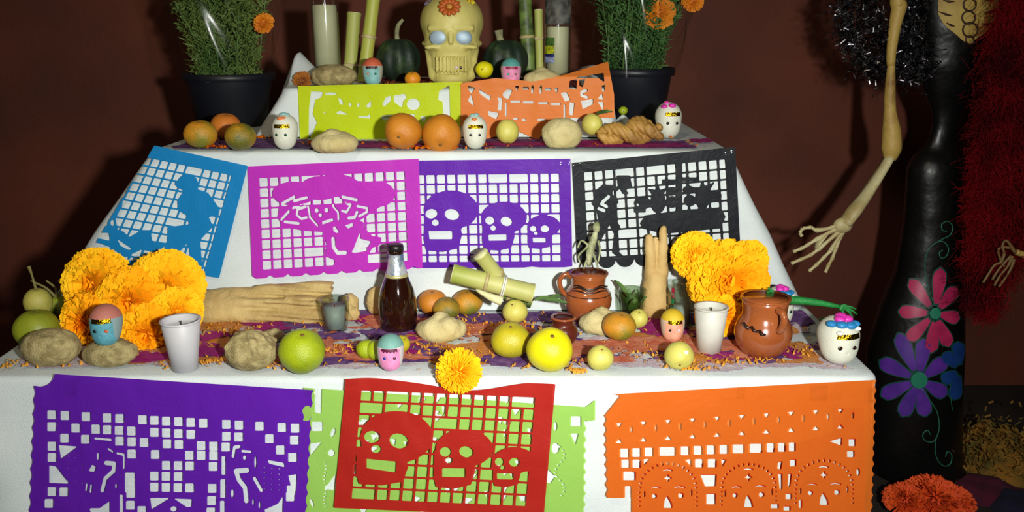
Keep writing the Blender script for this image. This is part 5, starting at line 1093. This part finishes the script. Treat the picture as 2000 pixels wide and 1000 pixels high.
# bare bone arm on the left
aged = mat('aged_bone', (190, 158, 80), .55, (120, 78, 36), 11, (.45, .72), bump=.5, bscale=70); pale = mat('pale_bone', (206, 196, 148), .5, (168, 148, 92), 14, (.4, .7), bump=.3, bscale=90)
AY = 2.34; A = lambda px, py, y=AY: ony(px, py, y)-o0
obj('shoulder_bone', tube([A(1800, -70, 2.42), A(1775, -62, 2.40), A(1754, -45)], [.02, .024, .02], 10, 8), aged, t)
obj('upper_arm_bone', tube([A(1754, -45), A(1753, 5), A(1756, 12), A(1748, 50), A(1741, 100), A(1740, 128)], [.018, .019, .020, .0155, .0125, .011], 12, 20), aged, t)
obj('middle_arm_bone', tube([A(1741, 122), A(1739, 160), A(1738, 215), A(1741, 255), A(1741, 290), A(1738, 312)], [.009, .013, .016, .024, .027, .016], 14, 22), aged, t)
W = lambda px, py: A(px, py, 2.28)
obj('forearm_bone', tube([A(1738, 308, 2.33), A(1722, 335, 2.32), A(1694, 378, 2.30), A(1668, 412, 2.28), A(1650, 436, 2.28)], [.015, .015, .018, .023, .021], 12, 18, .7), pale, t)
obj('second_forearm_bone', tube([A(1730, 312, 2.34), A(1700, 352, 2.325), A(1665, 402, 2.31), A(1645, 428, 2.30)], [.008, .005, .005, .007], 8, 14), mat('dark_bone', (96, 74, 44), .6), t)
obj('wrist', xf(ball((.026, .016, .022), 16, 10), W(1646, 440)), pale, t)
for P, r in (([(1645, 437), (1615, 447), (1594, 450)], .006), ([(1642, 443), (1612, 458), (1594, 468)], .006), ([(1644, 448), (1618, 470), (1598, 487)], .006), ([(1648, 450), (1634, 470), (1622, 490)], .006), ([(1650, 446), (1640, 468), (1632, 486)], .005)):
    obj('hand_bone', tube([W(*q) for q in P], [r*1.3, r*.8, r*1.2], 8, 10), pale, t)
obj('palm_plate', tube([W(1620, 454), W(1608, 464), W(1597, 476), W(1592, 486)], [.004, .014, .017, .006], 10, 10, .3), pale, t)
for P in ([(1594, 450), (1584, 444), (1568, 446), (1562, 455), (1566, 461)], [(1594, 468), (1578, 478), (1568, 484), (1549, 492)], [(1598, 487), (1584, 498), (1566, 506), (1545, 515)], [(1622, 490), (1610, 502), (1596, 516), (1580, 530)], [(1632, 486), (1626, 504), (1618, 518), (1612, 532)]):
    for a, b in zip(P[:-1], P[1:]): obj('finger_bone', tube([W(*a), (W(*a)+W(*b))/2, W(*b)], [.0062, .0042, .0054], 8, 5), pale, t)
# far hand, lying on the red boa
H2 = lambda px, py: ony(px, py, 2.20)-o0
obj('far_forearm', tube([H2(2040, 470), H2(2010, 498), H2(1984, 492)], [.012, .010, .008], 8, 8), aged, t)
for P in ([(1984, 494), (1966, 470), (1958, 480), (1962, 495)], [(1984, 494), (1972, 484), (1950, 486), (1956, 512), (1962, 520)], [(1962, 495), (1955, 512), (1942, 518), (1930, 536), (1920, 552)], [(1978, 500), (1968, 520), (1952, 540), (1942, 558)], [(1981, 506), (1974, 525), (1962, 545), (1951, 560)], [(1975, 500), (1960, 515), (1948, 530), (1938, 546)]):
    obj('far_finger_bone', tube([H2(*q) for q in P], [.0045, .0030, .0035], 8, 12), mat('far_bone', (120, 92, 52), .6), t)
# black tinsel shawl
def flakes(n, C, L, W_, seed, grav=0):
    rs = np.random.RandomState(seed); V = []; C = np.array(C); idx = rs.randint(len(C), size=n)
    c = C[idx][:, :3]+rs.randn(n, 3)*C[idx][:, 3:4]*np.array([1, .8, 1])*.5
    d = rs.randn(n, 3); d[:, 2] -= grav; d /= np.linalg.norm(d, axis=1)[:, None]; e = np.cross(d, rs.randn(n, 3)); e /= np.linalg.norm(e, axis=1)[:, None]+1e-9
    l = L*(.6+.8*rs.rand(n))[:, None]; V = np.stack([c-e*W_/2, c+e*W_/2, c+d*l+e*W_/2, c+d*l-e*W_/2], 1).reshape(-1, 3); return V, np.arange(4*n).reshape(-1, 4)
tin = mat('black_tinsel', (120, 118, 122), .3, (30, 28, 30), 60, (.45, .55), metal=.9)
def path3(P, y, rr, n=60):
    out = []; C = catmull([(*p, 0) for p in P], n)
    for c in C: q = ony(c.x, c.y, y); out.append((q.x, q.y, q.z, rr*mpp(q)))
    return out
C1 = path3([(1680, -60), (1655, 0), (1652, 50), (1672, 92), (1700, 130), (1730, 140)], 2.38, 26)+path3([(1700, -20), (1700, 40), (1730, 90), (1760, 130), (1790, 140), (1800, 120)], 2.38, 30)+path3([(1780, 0), (1775, 60), (1785, 110)], 2.39, 26)
V, Fc = flakes(9000, C1, .013, .0026, 1)
tag(obj('tinsel_shawl', (V, Fc), tin, smooth=False, kind='stuff'), 'glittering black tinsel shawl hanging round the shoulder of the skeleton lady', 'shawl', kind='stuff')
# red boa
redf = mat('red_feather', (124, 8, 17), .8, (70, 4, 10), 9, (.4, .6), spec=.1)
C2 = path3([(2060, -60), (1985, 20), (1962, 120), (1958, 220), (1950, 320), (1946, 420), (1935, 500), (1925, 560)], 2.26, 42, 90)+path3([(2080, 0), (2010, 120), (2000, 250), (1995, 380), (1975, 460), (1950, 520)], 2.26, 46, 90)+path3([(1940, 200), (1925, 300), (1915, 400), (1925, 480), (1918, 570), (1930, 600)], 2.27, 24, 60)
V, Fc = flakes(42000, C2, .030, .0011, 2, grav=1.2)
tag(obj('feather_boa', (V, Fc), redf, smooth=False, kind='stuff'), 'dark red feather boa hanging down at the right edge', 'boa', kind='stuff')
# ------------------------------------------------------------------ flowers and sawdust on the floor
mgr = mat('marigold_red_orange', (240, 92, 26), .7, (220, 70, 16), 16)
for i, (px, py, r, lb) in enumerate(((1858, 1010, 62, 'largest coral orange marigold on the floor below the skeleton lady'), (1800, 1010, 44, 'coral orange marigold on the floor, left of the largest one'), (1902, 1004, 40, 'coral orange marigold on the floor, right of the largest one'))):
    marigold(lb, px, py, r, None if False else 2.05, 260, mgr, (0, -.4, 1), seed=50+i, slim=.45, group='coral marigolds on the floor', spread=1.5, ruff=.8, p=Vector((ony(px, py, 2.10).x, 2.20, .055)), depthk=.8)
def heap(name, label, px, py, rx, ry, h, m, seed):
    p = onz(px, py, 0); k = mpp(p)
    def f(u, v):
        a = 2*PI*u; r = v; x = rx*k*r*math.cos(a)*(1+.15*math.sin(3*a+seed)); y = ry*r*math.sin(a)*(1+.12*math.cos(4*a+seed)); z = h*(1-r*r)*(1+.25*math.sin(x*60)*math.cos(y*50)); return (x, y, max(z, 0)+.001)
    V, Fc = grid(48, 14, f, True); o = obj(name, (V, Fc), m); o.location = (p.x, p.y, 0); return tag(o, label, 'sawdust', kind='stuff')
heap('petal_heap', 'dull yellow heap of petals on the floor right of the dress hem', 1940, 900, 100, .20, .10, mat('heap_yellow', (150, 100, 24), .9, (90, 84, 30), 14, bump=1, bscale=90), 1)
heap('sawdust_heap', 'dark magenta sawdust patch on the floor in front of the yellow heap', 1925, 955, 90, .10, .03, mat('heap_magenta', (84, 10, 40), .95, (60, 8, 34), 20, bump=.6), 2)
heap('sawdust_heap', 'dark blue sawdust patch on the floor at the lower right corner', 2000, 985, 70, .09, .03, mat('heap_navy', (20, 18, 50), .95, (14, 12, 34), 20, bump=.6), 3)
V, Fc = flakes(1500, [(*onz(x, y, .06), .10) for x, y in ((1900, 890), (1940, 880), (1980, 890), (1990, 900))], .016, .006, 5); V[:, 2] = np.maximum(V[:, 2], .004)
tag(obj('loose_petals', (V, Fc), MATS['heap_yellow'], smooth=False, kind='stuff'), 'dull petals strewn over the yellow heap on the floor', 'petals', kind='stuff')
